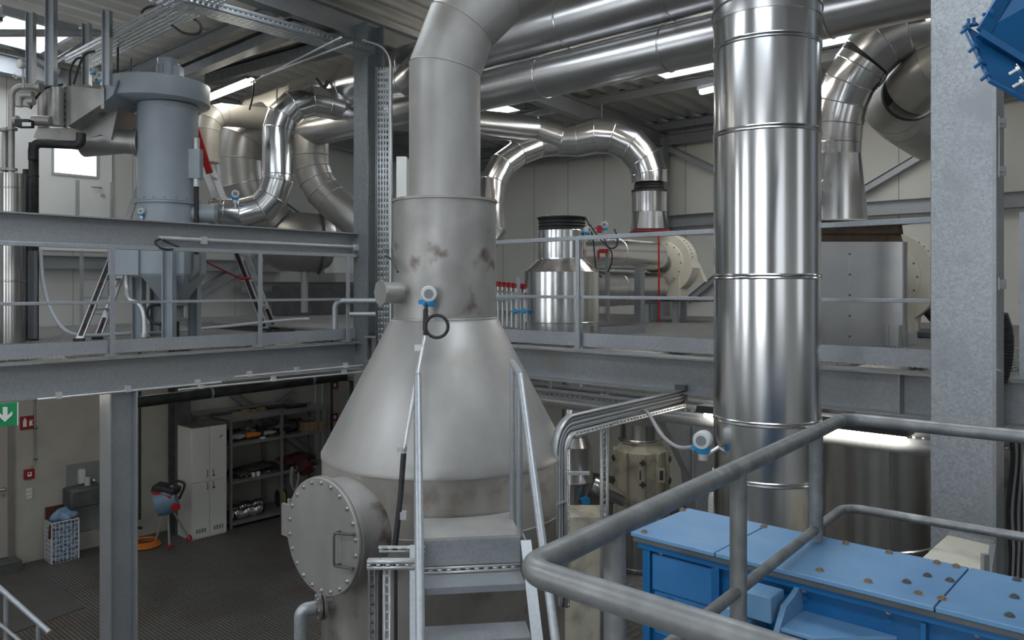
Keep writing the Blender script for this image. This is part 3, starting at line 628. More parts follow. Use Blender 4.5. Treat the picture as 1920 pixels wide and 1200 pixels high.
build(MB().loft(rrect(hc+UP*1.02, RGT, FWD, .96, .84, .1), rrect(hc+UP*1.10, RGT, FWD, .93, .80, .1)).loft(rrect(hc+UP*1.10, RGT, FWD, .96, .84, .1), rrect(hc+UP*1.20, RGT, FWD, .94, .82, .1)), 'bellows', M['brown'], h, ang=25)
build(MB().loft(rrect(hc+UP*1.20, RGT, FWD, 1.10, .95, .05), rrect(hc+UP*1.225, RGT, FWD, 1.12, .97, .05)), 'top_plate', M['brown'], h)
build(MB().bar(hc-FWD*.455+RGT*-.1+UP*.02, hc-FWD*.455+RGT*-.1+UP*1.0, .02, .008, up=FWD), 'seam', M['foild'], h)
for k in range(5): bolt(h, hc-FWD*.46+RGT*-.1+UP*(.1+.2*k), -FWD, .007, M['dsteel'])
build(MB().obox(hc-FWD*.47+RGT*.26+UP*.11, RGT, UP, .012, .2, .06).obox(hc-FWD*.47+RGT*.42+UP*.11, RGT, UP, .012, .2, .06), 'foot_bracket', M['galvb'], h)
build(MB().obox(hc+RGT*.62-FWD*.05+UP*.06, RGT, UP, .22, .12, .15), 'small_plate_box', M['galv'], None, 'small galvanised plate on the deck right of the foil housing', cat='plate')
# foil elbow duct above housing
e = thing('insulated_duct', 'shiny segmented elbow duct between tall pipe and box column', 'duct', W(1573,415,9.9))
ep = [W(1620,114,9.65), W(1610,127,9.68), W(1593,155,9.75), W(1578,192,9.85), W(1568,235,9.9), W(1565,272,9.9), W(1565,292,9.9)]
build(MB().tube(ep, .31, 48, beads=range(1,6), br=.008), 'elbow', M['foil'], e, ang=12)
et = W(1565,292,9.9)
build(MB().loft(circ(et, UP, .308, 32, PI/4), sq(et-UP*.82, .30, 32, PI/4)), 'square_transition', M['foil'], e, ang=14)
build(MB().tube([W(1530,350,9.5), W(1549,348,9.3)], .075, 24), 'blind_stub', M['foil'], e)
build(MB().disc(W(1623,110,9.64), W(1620,114,9.65)-W(1610,127,9.68), .315, .08), 'bellows', M['black'], e)
e2 = thing('insulated_duct', 'large crossing duct under the roof left of the box column', 'duct', W(1680,90,9.2))
build(MB().tube([W(1627,105,9.6), W(1655,76,9.5), W(1700,54,9.4), W(1770,42,9.2)], .33, 48, beads=(1,2), br=.008), 'branch', M['foild'], e2, ang=12)
e3 = thing('matt_duct', 'dull beige bent duct hanging left of the box column', 'duct', W(1700,240,10.4))
build(MB().tube([W(1860,70,8.9), W(1755,128,9.3), W(1705,172,9.7)], .33, 48, beads=(1,), br=.006), 'upper_piece', M['duct'], e3, ang=12)
build(MB().tube([W(1708,175,9.75), W(1675,205,10.3), W(1690,222,10.6), W(1740,255,11.0), W(1790,262,11.4)], .33, 48, beads=(1,2,3), br=.006), 'lower_piece', M['ductl'] if 0 else M['duct'], e3, ang=12)
build(MB().disc(W(1707,176,9.78), W(1675,205,10.3)-W(1705,178,9.8), .345, .06), 'clamp_band', M['black'], e3)

# ------------------------------------------------------------------ stair with platform in front of the vessel
SE = (RGT*.9915+FWD*.13).normalized(); SDn = (RGT*.13-FWD*.9915).normalized()   # edge direction, descent direction
so = Cc(-.535, 4.5, 0)
def SP(e, s, z): q = so + SE*e + SDn*s; return V((q.x, q.y, EYE+z))
st = thing('access_stair', 'small steep galvanised stair with a tread-plate platform against the vessel', 'stair', V((so.x, so.y, 0)))
Wst = .585; zt = -1.44
M['tread'] = mk('dusty_tread_plate', (.42,.41,.385), (.33,.325,.31), .2, .6, None, 5)
def tread_bump(m, ang):
    nt = m.node_tree; N = nt.nodes; L = nt.links; b = N['Principled BSDF']; geo = N.new('ShaderNodeNewGeometry')
    mp = N.new('ShaderNodeMapping'); mp.inputs['Rotation'].default_value = (0,0,ang); mp.inputs['Scale'].default_value = (34,34,34); L.new(geo.outputs['Position'], mp.inputs[0])
    ck = N.new('ShaderNodeTexBrick'); ck.inputs['Mortar Size'].default_value = .16; ck.inputs['Scale'].default_value = 1; ck.inputs['Color1'].default_value = (1,1,1,1); ck.inputs['Color2'].default_value = (1,1,1,1); ck.inputs['Mortar'].default_value = (0,0,0,1); L.new(mp.outputs[0], ck.inputs['Vector'])
    bp = N.new('ShaderNodeBump'); bp.inputs['Strength'].default_value = 1.; bp.inputs['Distance'].default_value = .008; L.new(ck.outputs['Color'], bp.inputs['Height']); L.new(bp.outputs[0], b.inputs['Normal'])
tread_bump(M['tread'], .6)
arcp = []
for k in range(13):                                        # platform's rear edge follows the vessel
    q = SP(Wst*k/12, 0, zt); v = V((q.x-VX, q.y-VYY, 0)); 
    # march along -SDn until .90 from the axis
    s = 0
    while (V((q.x-SDn.x*s-VX, q.y-SDn.y*s-VYY, 0))).length > .905 and s < 1: s += .005
    arcp.append(SP(Wst*k/12, -s, zt))
build(MB().prism([SP(0,0,zt), SP(Wst,0,zt)] + arcp[::-1], (0,0,-.012)), 'platform', M['tread'], st)
build(MB().bar(SP(0,.005,zt-.085), SP(Wst,.005,zt-.085), .012, .145), 'platform_edge', M['galv'], st)
build(MB().slots(SP(.0,.02,zt-.20), SE, UP, Wst, .04, [.02], .05, .025, .012), 'slotted_strip', M['alu'], st, solid=.002)
rise, run = .203, .214
ntr = 13
for k in range(1, ntr):
    s = k*run; z = zt-k*rise
    m = MB().bar(SP(0, s-.10, z-.004), SP(Wst, s-.10, z-.004), .20, .006).bar(SP(0, s, z-.02), SP(Wst, s, z-.02), .006, .035)
    build(m, 'tread', M['galv'], st)
sl = (SP(0,run*13.9,zt-rise*13.9)-SP(0,0,zt)).normalized()
for e_, nm in ((-.02, 'stringer'), (Wst+.02, 'stringer')):
    a = SP(e_, -.02, zt-.02); b_ = SP(e_, run*14-.03, .0); b_.z = .02
    build(MB().prism([SP(e_-.004,-.04,zt+.0), SP(e_-.004,.10,zt), SP(e_-.004,.10+run*14, zt-rise*14), SP(e_-.004,-.06+run*14,zt-rise*14)], SE*.008)
          .prism([SP(e_-.03,.10,zt), SP(e_-.03,.107,zt), SP(e_-.03,.107+run*14,zt-rise*14), SP(e_-.03,.10+run*14,zt-rise*14)], SE*.06), 'stringer', M['galv'], st)
# handrails
for e_, k in ((-.005, 0), (Wst+.0, 1)):
    top0 = SP(e_, 0.02, -.509)
    m = MB().tube([top0, SP(e_, 2.3, -.509-.95*2.28)], .021, 20)
    if k:
        m.tube([SP(e_, -.34, -.47), SP(e_, .02, -.509)], .021, 20)
    build(m, 'handrail', M['galv'], st)
    for s_ in ((-.015, -.32) if k else (0.02, -.06)):
        build(MB().tube([SP(e_, s_, zt-.02), SP(e_, s_, -.50+(.03 if s_ < -.2 else 0))], .018 if k else .021, 18), 'handrail_post', M['galv'], st)
# cable stand by the manway
cs = thing('strut_stand', 'small stand of slotted strut rails between manway and stair', 'support frame', Cc(-.66,4.3,-4.1))
for i_, e_ in enumerate((-.13, -.05)):
    build(MB().slots(Cc(-.66+e_, 4.32, -4.1), UP, RGT, 2.60, .045, [.0225], .05, .03, .014).slots(Cc(-.66+e_, 4.32, -4.1), UP, FWD, 2.60, .045, [.0225], .05, .03, .014), 'slotted_rail', M['perf'] if i_ else M['dsteel'], cs, solid=.002)
build(MB().tube([Cc(-.72,4.30,-4.1), Cc(-.72,4.30,-1.52)], .012, 10).tube([Cc(-.64,4.33,-4.1), Cc(-.64,4.33,-1.5)], .010, 10), 'cable', M['black'], cs)
build(MB().slots(Cc(-.79,4.28,-1.54), RGT, UP, .26, .05, [.025], .05, .03, .012).slots(Cc(-.79,4.28,-1.49), RGT, FWD, .26, .05, [.025], .05, .03, .012), 'cross_rail', M['alu'], cs, solid=.003)
build(MB().slots(Cc(-.75,4.44,-1.50), RGT, UP, .26, .04, [.02], .05, .03, .012).slots(Cc(-.75,4.40,-1.46), RGT, FWD, .26, .04, [.02], .05, .03, .012), 'cross_rail', M['alu'], cs, solid=.003)

# ------------------------------------------------------------------ cable tray beside vessel
tr = thing('cable_tray', 'galvanised cable tray bending down beside the right side of the vessel, full of grey cables', 'cable tray', Cc(.24, 5.35, -4.1))
ta = W(1275, 741, 7.0); tb = W(1066, 787, 5.62); tb.z = ta.z = EYE-.97
dirh = (tb-ta).normalized(); wv = dirh.cross(UP).normalized(); 
if wv.dot(FWD) > 0: wv = -wv
td = tb + dirh*.16; 
path = fil([ta, td, V((td.x, td.y, EYE-2.25))], .17, 8)
path2 = fil([ta, td, V((td.x, td.y, EYE-2.35)), V((td.x,td.y,EYE-2.35))-RGT*.35+FWD*.1], [.17,.25], 8)
def ribbon(path, o0, o1, up0, wdir, th=.003):
    m = MB(); L0 = [p+wdir*o0 for p in path]; L1 = [p+wdir*o1 for p in path]; 
    vs = L0+L1; n_ = len(path); m.add(vs, [(i,i+1,n_+i+1,n_+i) for i in range(n_-1)]); return m
def offs(path, h, wdir):                                   # offset the path outward in its own plane
    out = []
    for i, p in enumerate(path):
        d = (path[min(i+1,len(path)-1)]-path[max(i-1,0)]).normalized(); nn = d.cross(wdir).normalized()
        if nn.z < -.1 or (abs(nn.z) <= .1 and nn.dot(dirh) < 0): nn = -nn
        out.append(p+nn*h)
    return out
wd_ = wv
def offs(path, h, wdir):                                   # offset the path in its own bend plane (outward positive)
    out = []
    for i, p in enumerate(path):
        d = (path[min(i+1,len(path)-1)]-path[max(i-1,0)]).normalized(); nn = wdir.cross(d).normalized()
        if nn.z < -.1 or (abs(nn.z) <= .1 and nn.dot(dirh) < 0): nn = -nn
        out.append(p+nn*h)
    return out
HW = .06
inn, out_ = offs(path, -HW, wd_), offs(path, HW, wd_)
n_ = len(path); FQ = [(i,i+1,n_+i+1,n_+i) for i in range(n_-1)]
build(MB().add(inn+out_, FQ), 'base_sheet', M['galv'], tr, solid=.003, ang=40)
for e_, nm_ in ((inn, 'side_rail'), (out_, 'side_rail')):
    build(MB().add(e_+[p+wd_*.055 for p in e_], FQ), nm_, M['perf'], tr, solid=.003, ang=40)
lip_o = offs(path, -HW-.035, wd_)
build(MB().add([p+wd_*.055 for p in inn[1:-1]]+[p+wd_*.055 for p in lip_o[1:-1]], [(i,i+1,n_-2+i+1,n_-2+i) for i in range(n_-3)]), 'lip', M['alu'], tr, solid=.002, ang=40)
d_ = (lip_o[1]-lip_o[0]).length
build(MB().slots(inn[0]+wd_*.055, dirh, lip_o[0]-inn[0], d_, .035, [.0175], .05, .028, .010), 'lip', M['alu'], tr, solid=.002)
build(MB().slots(inn[-1]+wd_*.055, UP, lip_o[-1]-inn[-1], (inn[-2]-inn[-1]).length, .035, [.0175], .05, .028, .010), 'lip', M['alu'], tr, solid=.002)
for k in range(7):
    o_ = -.045+.015*k
    build(MB().tube([p+wd_*(.02+.012*(k%2)) for p in offs(path2, o_, wd_)], .0072, 8), 'cable', M['cable'] if k % 3 else M['hose'], tr)
for z_ in (.35, .75): build(MB().obox(path[-1]+UP*z_+wd_*.045, dirh, wd_, .14, .012, .012), 'cable_tie', M['alu'], tr)
build(MB().obox(path[-1]+UP*.95+wd_*.03+dirh*-.02-UP*.0-RGT*-.12, RGT, UP, .16, .02, .03), 'bracket', M['alu'], tr)
build(MB().obox(ta+UP*.01-dirh*.02, dirh, UP, .05, .17, .10), 'wall_bracket', M['dsteel'], tr)
# ------------------------------------------------------------------ foreground tube railing
H = -.51
A0 = Cc(.019, 1.427, H); 
rr = .0242
def G(x, y, z): return V((x, y, EYE+z))
ax_, ay_ = 1.07, .935; bx_, by_ = 3.13, 1.085
fr = thing('tube_railing', 'thick weathered tube railing in the foreground, over the blue conveyor', 'railing', G(ax_, ay_, -1.6))
build(MB().tube(fil([G(1.06, -.9, H), G(ax_, ay_, H), G(bx_, by_, H), G(3.22, -.9, H)], [.055, .075], 8), rr, 32, beads=()), 'top_rail', M['rail'], fr, ang=60)
def onab(t): return G(ax_+(bx_-ax_)*t, ay_+(by_-ay_)*t, 0)
mz = -.852
build(MB().tube(fil([G(1.06,-.9,mz), G(ax_,ay_,mz), G(bx_,by_,mz), G(3.22,-.9,mz)], [.05,.07], 8), .0165, 24), 'mid_rail', M['rail'], fr, ang=60)
for t_, bz in ((.155, -1.6), (.484, -1.6), (.826, -.885)):
    q = onab(t_); build(MB().tube([V((q.x,q.y,EYE+bz)), V((q.x,q.y,EYE+H))], rr*.98, 28), 'post', M['rail'], fr, ang=60)
build(MB().tube([G(1.06,-.4,-1.6), G(1.06,-.4,H)], rr, 24), 'post', M['rail'], fr, ang=60)
q0 = onab(0); 
struct('floor_near_platform', MB().box((-1.5, -2.5, EYE-1.64), (2.35, 1.15, EYE-1.60)), M['grate'])

# ------------------------------------------------------------------ blue conveyor
hb = -.90
X0, X1_, Y1_, Y0_ = 2.44, 2.86, 1.615, -2.2
bc = thing('screw_conveyor', 'long bright blue steel conveyor trough with bolted lid below the foreground railing', 'conveyor', V((2.65, .4, 0)))
zt_ = EYE+hb
cuts = [Y1_, 1.275, .60, -.45, Y0_]
for i in range(4):
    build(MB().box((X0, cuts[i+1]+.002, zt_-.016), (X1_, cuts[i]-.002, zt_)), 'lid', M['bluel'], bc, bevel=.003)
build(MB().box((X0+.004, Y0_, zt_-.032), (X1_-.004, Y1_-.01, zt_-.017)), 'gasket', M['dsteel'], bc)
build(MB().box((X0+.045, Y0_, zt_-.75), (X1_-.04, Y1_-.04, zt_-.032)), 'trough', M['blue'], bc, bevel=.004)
build(MB().box((X0+.015, Y0_, zt_-.058), (X1_-.015, Y1_-.02, zt_-.033)), 'trough_flange', M['blue'], bc, bevel=.003)
for y0, y1 in ((1.575, 1.545), (1.30, 1.27), (.64,.625), (.2, .185), (-.2,-.22)):
    build(MB().box((X0+.012 if y0 < 1 else X0+.02, y1, zt_-.75), (X0+.05, y0, zt_-.06)), 'rib', M['blue'], bc, bevel=.002)
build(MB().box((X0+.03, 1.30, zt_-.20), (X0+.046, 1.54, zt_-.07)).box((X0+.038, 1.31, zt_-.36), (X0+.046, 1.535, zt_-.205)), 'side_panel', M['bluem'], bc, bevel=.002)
build(MB().ring(circ(V((X0+.037,1.47,zt_-.245)), (1,0,0), .028, 24), .004), 'ring_mark', M['blue'], bc)
for py in (1.50, 1.28, .98, .73, .50, .2, -.1):
    bolt(bc, (X0+.03, py, zt_-.055), (0,0,-1), .010, M['rusty'])
    bolt(bc, (X0+.044, py, zt_-.09), (-1,0,0), .009, M['blue'])
# lid bolts at the places seen
for px, py, k in ((1208,998,1),(1280,957,1),(1432,988,1),(1440,1057,0),(1586,1020,1),(1667,1037,1),(1537,1070,1),(1628,1091,1),(1757,1056,1),(1793,1063,1),(1700,1092,0),(1739,1080,0),(1781,1089,0),(1722,1113,1),(1766,1123,1),(1907,1088,0),(1902,1120,0),(1893,1155,0)):
    if (px, py) == (1440,1057): continue
    d = -hb*F/(py-HOR); p = W(px, py, d); p.z = zt_
    p.x = min(max(p.x, X0+.02), X1_-.02)
    bolt(bc, p, UP, .0095, M['rusty'] if k else M['dsteel'], 'lid_bolt')
# bearing bracket
def loc_(x, y, z): return V((X0+x, y+.19, zt_+z+.11))
build(MB().prism([loc_(-.14,.80,-.75), loc_(-.14,.80,-.25), loc_(-.09,.80,-.19), loc_(-.02,.80,-.175), loc_(.045,.80,-.15), loc_(.045,.80,-.75)], (0,.018,0)), 'bracket_plate', M['bluel'], bc, bevel=.002)
build(MB().prism([loc_(.045,.80,-.24), loc_(-.13,.80,-.24), loc_(-.13,.70,-.24), loc_(.045,.52,-.24)], (0,0,-.012)), 'shelf_plate', M['bluel'], bc, bevel=.002)
build(MB().prism([loc_(-.13,.72,-.25), loc_(-.13,.71,-.25), loc_(-.06,.71,-.7), loc_(-.06,.72,-.7)], (.1,0,0)), 'gusset', M['blue'], bc, bevel=.002)
build(MB().lathe([(.10,-.05),(.115,-.04),(.115,.04),(.10,.05)], loc_(-.09,.95,-.35), 40, (0,1,0)).box(loc_(-.20,.90,-.48), loc_(.04,1.0,-.36)), 'bearing_housing', M['bluel'], bc, bevel=.003)
build(MB().lathe([(.05,-.06),(.05,.06)], loc_(-.09,.95,-.35), 28, (0,1,0)), 'bearing_shaft', M['dsteel'], bc)
build(MB().box(loc_(-.13,.83,-.24), loc_(-.03,.92,-.16)).box(loc_(-.15,.92,-.27), loc_(-.04,1.02,-.22)), 'clamp_block', M['bluel'], bc, bevel=.004)
build(MB().tube([loc_(-.08,.90,-.18), loc_(-.08,.955,-.16)], .008, 10), 'grease_nipple', M['bolt'], bc)
build(MB().prism([loc_(.03,.10,-.27), loc_(-.10,.10,-.27), loc_(.03,.34,-.27)], (0,0,-.012)), 'shelf_plate', M['bluel'], bc, bevel=.002)
# support legs reach the floor
build(MB().box((X0+.08, 1.3, 0), (X0+.16, 1.38, zt_-.75)).box((X1_-.16, -1.5, 0), (X1_-.08, -1.42, zt_-.75)), 'leg_frame', M['blue'], bc)

# ------------------------------------------------------------------ blue hopper top right
hp = thing('blue_hopper', 'dark blue steel chute with bolted flange hanging in the top right corner', 'hopper', W(1900,60,2.6))
def q4(px, py, d): return W(px, py, d)
A1, A2, A3, A4 = q4(1803,52,2.62), q4(1852,156,2.38), q4(1990,228,2.30), q4(1985,165,2.58)
nrm = (A2-A1).cross(A3-A1).normalized()
if nrm.z < 0: nrm = -nrm
build(MB().prism([A1, A2, A3, A4], nrm*.014), 'flange_plate', M['blue'], hp, bevel=.002)
B1, B2 = q4(1836,66,2.55), q4(1990,160,2.5)
build(MB().prism([B1+nrm*.014, q4(1990,163,2.5), q4(2050,-60,2.7), q4(1890,-40,2.75)], FWD*.01+RGT*.003), 'side_wall', M['blue'], hp)
build(MB().bar(q4(1842,62,2.53), q4(1905,-45,2.73), .045, .012, up=FWD), 'edge_flange', M['blue'], hp, bevel=.002)
build(MB().bar(q4(1836,62,2.53), q4(1990,158,2.48), .03, .02, up=UP), 'weld_bar', M['blue'], hp)
for px, py, d in ((1810,62,2.55),(1825,97,2.49),(1836,126,2.44),(1848,150,2.40)):
    p = W(px+3, py-6, d); bolt(hp, p+nrm*.012, -nrm-RGT*.5, .011, M['blue'], 'flange_bolt', .03)
for px, py, d in ((1826,48,2.6),(1816,50,2.6)): bolt(hp, W(px, py, d), UP, .010, M['blue'], 'flange_bolt', .026)
bolt(hp, W(1858,27,2.58), -RGT, .011, M['blue'], 'flange_bolt', .026)
for px, py, d in ((1912,128,2.33),(1919,152,2.31)): bolt(hp, W(px, py, d), -nrm-RGT*.8, .011, M['bolt'], 'flange_bolt', .03)

# ------------------------------------------------------------------ things under the right deck
X6 = 6.75
lad = thing('cable_ladder', 'wide perforated cable tray running under the right deck', 'cable tray', P(X6, 4, -1.3))
build(MB().slots(P(X6, -2.5, -1.33), Y1, UP, 13.0, .205, [.14], .07, .04, .022), 'side_rail', M['perf'], lad, solid=.003)
build(MB().slots(P(X6+.35, -2.5, -1.33), Y1, UP, 13.0, .205, [.14], .06, .035, .012), 'side_rail', M['perf'], lad, solid=.003)
build(MB().slots(P(X6, -2.5, -1.325), Y1, X1 , 13.0, .35, [.08,.17,.26], .10, .05, .02), 'bottom_sheet', M['perf'], lad, solid=.003)
for k in range(5):
    build(MB().tube([P(X6+.04+.055*k, -2.4, -1.31), P(X6+.04+.055*k, 10.2, -1.31)], .013, 8), 'cable', M['cable'] if k % 2 else M['black'], lad)
for i_, y in enumerate((-1.0, 2.3, 5.6, 8.6)):
    build(MB().bar(P(X6+.1, y, -1.32), P(X6+.1, y, -.83), .03, .03), 'hanger', M['galvb'], lad)
for i_, (y0, y1, lb) in enumerate(((1.80, 2.75, 'lit fluorescent lamp under the right deck, left of the box column'), (2.95, 3.62, 'lit lamp under the deck, partly hidden left of the tall pipe'))):
    lm = thing('strip_light', lb, 'lamp', P(X6-.10, (y0+y1)/2, -1.2))
    build(MB().prism([P(X6-.01,y0,-1.10), P(X6-.17,y0,-1.10), P(X6-.20,y0,-1.16), P(X6-.01,y0,-1.16)], (0,y1-y0,0)), 'housing', M['dsteel'], lm)
    build(MB().tube([P(X6-.09,y0+.04,-1.195), P(X6-.09,y1-.04,-1.195)], .024, 14), 'tube', M['lamp'], lm)
# big foil tank under the deck
q = WX(1637, 900, 8.05); dq = 7.6
tc2 = Cc((1637-960)/F*dq, dq, 0)
bt = thing('storage_tank', 'wide dim foil-clad tank under the right deck, left of the box column', 'tank', V((tc2.x, tc2.y, 0)))
build(MB().lathe([(.30,.9),(.50,EYE-2.62),(.525,EYE-2.42),(.54,EYE-2.41),(.54,EYE-2.39),(.525,EYE-2.38),(.525,EYE-.85)], V((tc2.x,tc2.y,0)), 72), 'cladding', M['foild'], bt, ang=20)
sn_ = (-FWD*.99+RGT*-.12).normalized()
build(MB().bar(V((tc2.x,tc2.y,EYE-2.38))+sn_*.527-RGT*.02, V((tc2.x,tc2.y,EYE-.9))+sn_*.527-RGT*.02, .012, .006, up=FWD), 'seam', M['foil'], bt)
for k in range(14):
    a = 2*PI*k/14; bolt(bt, V((tc2.x+.54*math.cos(a), tc2.y+.54*math.sin(a), EYE-2.40)), V((math.cos(a),math.sin(a),0)), .01, M['bolt'])
for k in range(3):
    a = 2*PI*k/3+.4; build(MB().box((tc2.x+.40*math.cos(a)-.04, tc2.y+.40*math.sin(a)-.04, 0), (tc2.x+.40*math.cos(a)+.04, tc2.y+.40*math.sin(a)+.04, EYE-2.6)), 'leg', M['galvb'], bt)
# blue machine further right between tank and column
bm_ = thing('blue_machine', 'blue machine frame glimpsed between dim tank and box column', 'machine', V((8.6, 2.0, 0)))
build(MB().bar(WX(1760,870,8.9)-V((0,0,3)), WX(1760,830,8.9), .26, .26).bar(WX(1735,850,8.9), WX(1775,905,8.9), .14, .10), 'frame', M['blue'], bm_)
build(MB().obox(WX(1752,925,8.6), Y1, UP, .3, .35, .3).obox(WX(1752,960,8.6), Y1, UP, .34, .06, .36).obox(WX(1752,890,8.6), Y1, UP, .3, .04, .3), 'drive_unit', M['creamd'], bm_)
# cream filter
FC = Cc((1202-960)/F*11.4, 11.4, 0)
cf = thing('cartridge_filter', 'cream ribbed polygonal filter housing under the right deck', 'filter', V((FC.x, FC.y, 0)))
fz = lambda y: EYE-(y-HOR)*11.4/F
zb, ztp = fz(975), fz(843)
build(MB().lathe([(.37, zb), (.37, ztp), (.30, ztp+.10), (.30, ztp+.13)], V((FC.x,FC.y,0)), 10), 'body', M['creamd'], cf, ang=15)
for k in range(10):
    a = 2*PI*k/10; d_ = V((math.cos(a), math.sin(a), 0)); p_ = V((FC.x,FC.y,0))
    build(MB().obox(p_+d_*.385+UP*(zb+ztp)/2, UP, d_.cross(UP), ztp-zb+.02, .05, .05), 'rib', M['creamd'], cf)
    if k % 2 == 0:
        for j in (.3,.6,.9): build(MB().obox(p_+d_*.42+UP*(zb+(ztp-zb)*j), d_.cross(UP), UP, .09, .03, .03).obox(p_+d_*.42+UP*(zb+(ztp-zb)*j), UP, d_, .09, .025, .025), 'clamp', M['dsteel'], cf)
for ex in (-.06, .22):
    c_ = V((FC.x,FC.y,0))-FWD*.375+RGT*ex+UP*(ztp-.28)
    build(MB().obox(c_, RGT, UP, .10, .2, .04), 'door_latch', M['cream'], cf)
    build(MB().obox(c_-FWD*.022, RGT, UP, .05, .13, .006), 'latch_slot', M['dsteel'], cf)
build(MB().lathe([(.31,ztp+.13),(.33,ztp+.15),(.33,ztp+.17),(.30,ztp+.18),(.30,fz(792))], V((FC.x,FC.y,0)), 48), 'silver_collar', M['foil'], cf, ang=20)
build(MB().lathe([(.33,.06),(.345,.06),(.345,.10),(.33,.10),(.33,zb)], V((FC.x,FC.y,0)), 48), 'lower_drum', M['foild'], cf, ang=20)
for k in range(3):
    a = 2*PI*k/3; build(MB().box((FC.x+.30*math.cos(a)-.03, FC.y+.3*math.sin(a)-.03, 0), (FC.x+.3*math.cos(a)+.03, FC.y+.3*math.sin(a)+.03, .1)), 'foot', M['dsteel'], cf)
# left foil vessel
d9 = 10.4; LC = Cc((1078-960)/F*d9, d9, 0)
z9 = lambda y: EYE-(y-HOR)*d9/F
lv = thing('foil_cyclone', 'narrow foil-clad cyclone with a blue valve, behind the right edge of the vessel', 'cyclone', V((LC.x,LC.y,0)))
build(MB().lathe([(.10,z9(985)),(.13,z9(940)),(.235,z9(902)),(.24,z9(900)),(.235,z9(898)),(.235,z9(835)),(.17,z9(818)),(.175,z9(816)),(.17,z9(814)),(.17,EYE-.85)], V((LC.x,LC.y,0)), 48), 'cladding', M['foild'], lv, ang=20)
build(MB().disc(V((LC.x,LC.y,z9(930)))-FWD*.25+RGT*.12, -FWD, .055, .05, 20).tube([V((LC.x,LC.y,z9(930)))-FWD*.24+RGT*.12, V((LC.x,LC.y,z9(930)))], .02, 12), 'valve', M['sky'], lv)
build(MB().lathe([(.11,.0),(.11,z9(985))], V((LC.x,LC.y,0)), 24), 'outlet_pipe', M['dsteel'], lv)
d8 = 8.9
build(MB().obox(W(1096,985,d8)-UP*.55, RGT, UP, .52, 1.42, .5), 'control_box', M['creamd'], None, 'cream box standing low below the foil cyclone', cat='box').name = 'control_box'
build(MB().tube(cat_curve([W(1112,908,9.9), W(1130,916,9.9), W(1152,926,10.2), W(1165,935,10.5)]), .10, 24), 'flexible_duct', M['foil'], None, 'silver flexible hose between foil cyclone and cream filter', cat='hose')
vp = MB(); d8 = 8.4
z8 = lambda y: EYE-(y-HOR)*d8/F
vb = Cc((1126-960)/F*d8, d8, 0)
vp.slots(V((vb.x,vb.y,0)), UP, RGT, z8(738), .09, [.045], .06, .035, .02).slots(V((vb.x,vb.y,0)), UP, FWD, z8(738), .05, [.025], .06, .035, .014)
build(vp, 'slotted_upright', M['perf'], None, 'perforated upright post left of the cream filter', cat='support', solid=.003)
dk = thing('dust_chute', 'dark sloping square chute right of the cream filter', 'chute', W(1300,850,9.3))
def rect(px0, px1, py, d): return [W(px0,py,d), W(px1,py,d), W(px1,py,d)+FWD*.7, W(px0,py,d)+FWD*.7]
build(MB().loft(rect(1238,1390,775,9.3), rect(1300,1375,905,9.3)).loft(rect(1300,1375,905,9.3), rect(1305,1370,960,9.3)), 'hood', M['galvb'], dk)
build(MB().loft(rect(1310,1365,960,9.3), [V((p.x,p.y,0)) for p in rect(1310,1365,960,9.3)]), 'lower_duct', M['galvb'], dk)
build(MB().bar(W(1300,905,9.28), W(1300,775,9.28)+RGT*.0, .02, .02), 'edge', M['galv'], dk)
hs = MB(); c_ = cat_curve([W(1345,905,9.1), W(1338,930,9.0), W(1337,955,9.0), W(1334,1000,9.0), W(1325,1100,9.0), W(1320,1209,9.0)], 16)
hs.tube(c_, [.05+.008*(i % 2) for i in range(len(c_))], 20); build(hs, 'corrugated_hose', M['paper'], None, 'white ribbed hose hanging left of the tall shiny pipe', cat='hose')
# beige cover in front of box column foot
bg = thing('chute_cover', 'dusty cream sheet-metal cover with slanted top at the foot of the box column', 'cover', W(1795,1060,4.1))
tA = [W(1777,1002,4.75), W(1862,1022,4.65), W(1850,1092,4.0), W(1722,1052,4.15)]
build(MB().loft([V((p.x,p.y,0)) for p in tA], tA), 'body', M['creamd'], bg, bevel=.004)
build(MB().bar(tA[0]+UP*.01, tA[1]+UP*.01, .03, .03), 'back_strip', M['galvb'], bg)
build(MB().bar(tA[1]-RGT*.0+UP*.0, tA[2], .03, .02).obox(W(1847,1064,4.1), RGT, UP, .03, .14, .03), 'side_strip', M['galvb'], bg)
# items right of the column
cab = thing('control_cabinet', 'grey sheet-metal cabinet behind and right of the box column', 'cabinet', WX(1880,1000,6.6)-UP*2)
ca = WX(1883, 830, 6.9)
build(MB().box((6.75, .95, .2), (7.15, 1.10+.12, ca.z)), 'body', M['grey'], cab, bevel=.004)
build(MB().obox(WX(1872,905,6.7), Y1, UP, .08, .06, .03).obox(WX(1880,905,6.69), Y1, UP, .03,.03,.05), 'latch', M['galv'], cab)
for k in range(7):
    px = 1893+k*5; 
    build(MB().tube(cat_curve([WX(px+4*math.sin(k),790,6.55+.02*k), WX(px+6,860,6.55+.02*k), WX(px-3+k,960,6.55+.02*k), WX(px+3,1040,6.55), WX(px,1110,6.55)], 6), .016, 8), 'loose_cable', M['cable'] if k % 2 else M['black'], None, 'long cable hanging down right of the box column', cat='cable', group='cables right of the box column')
rk = MB().slots(WX(1918,1000,6.5)-UP*.8, UP, Y1*-1, 2.0, .10, [.03,.07], .08, .05, .014)
build(rk, 'slotted_upright', M['perf'], None, 'perforated cable rail at the right edge of the picture', cat='support', solid=.003)
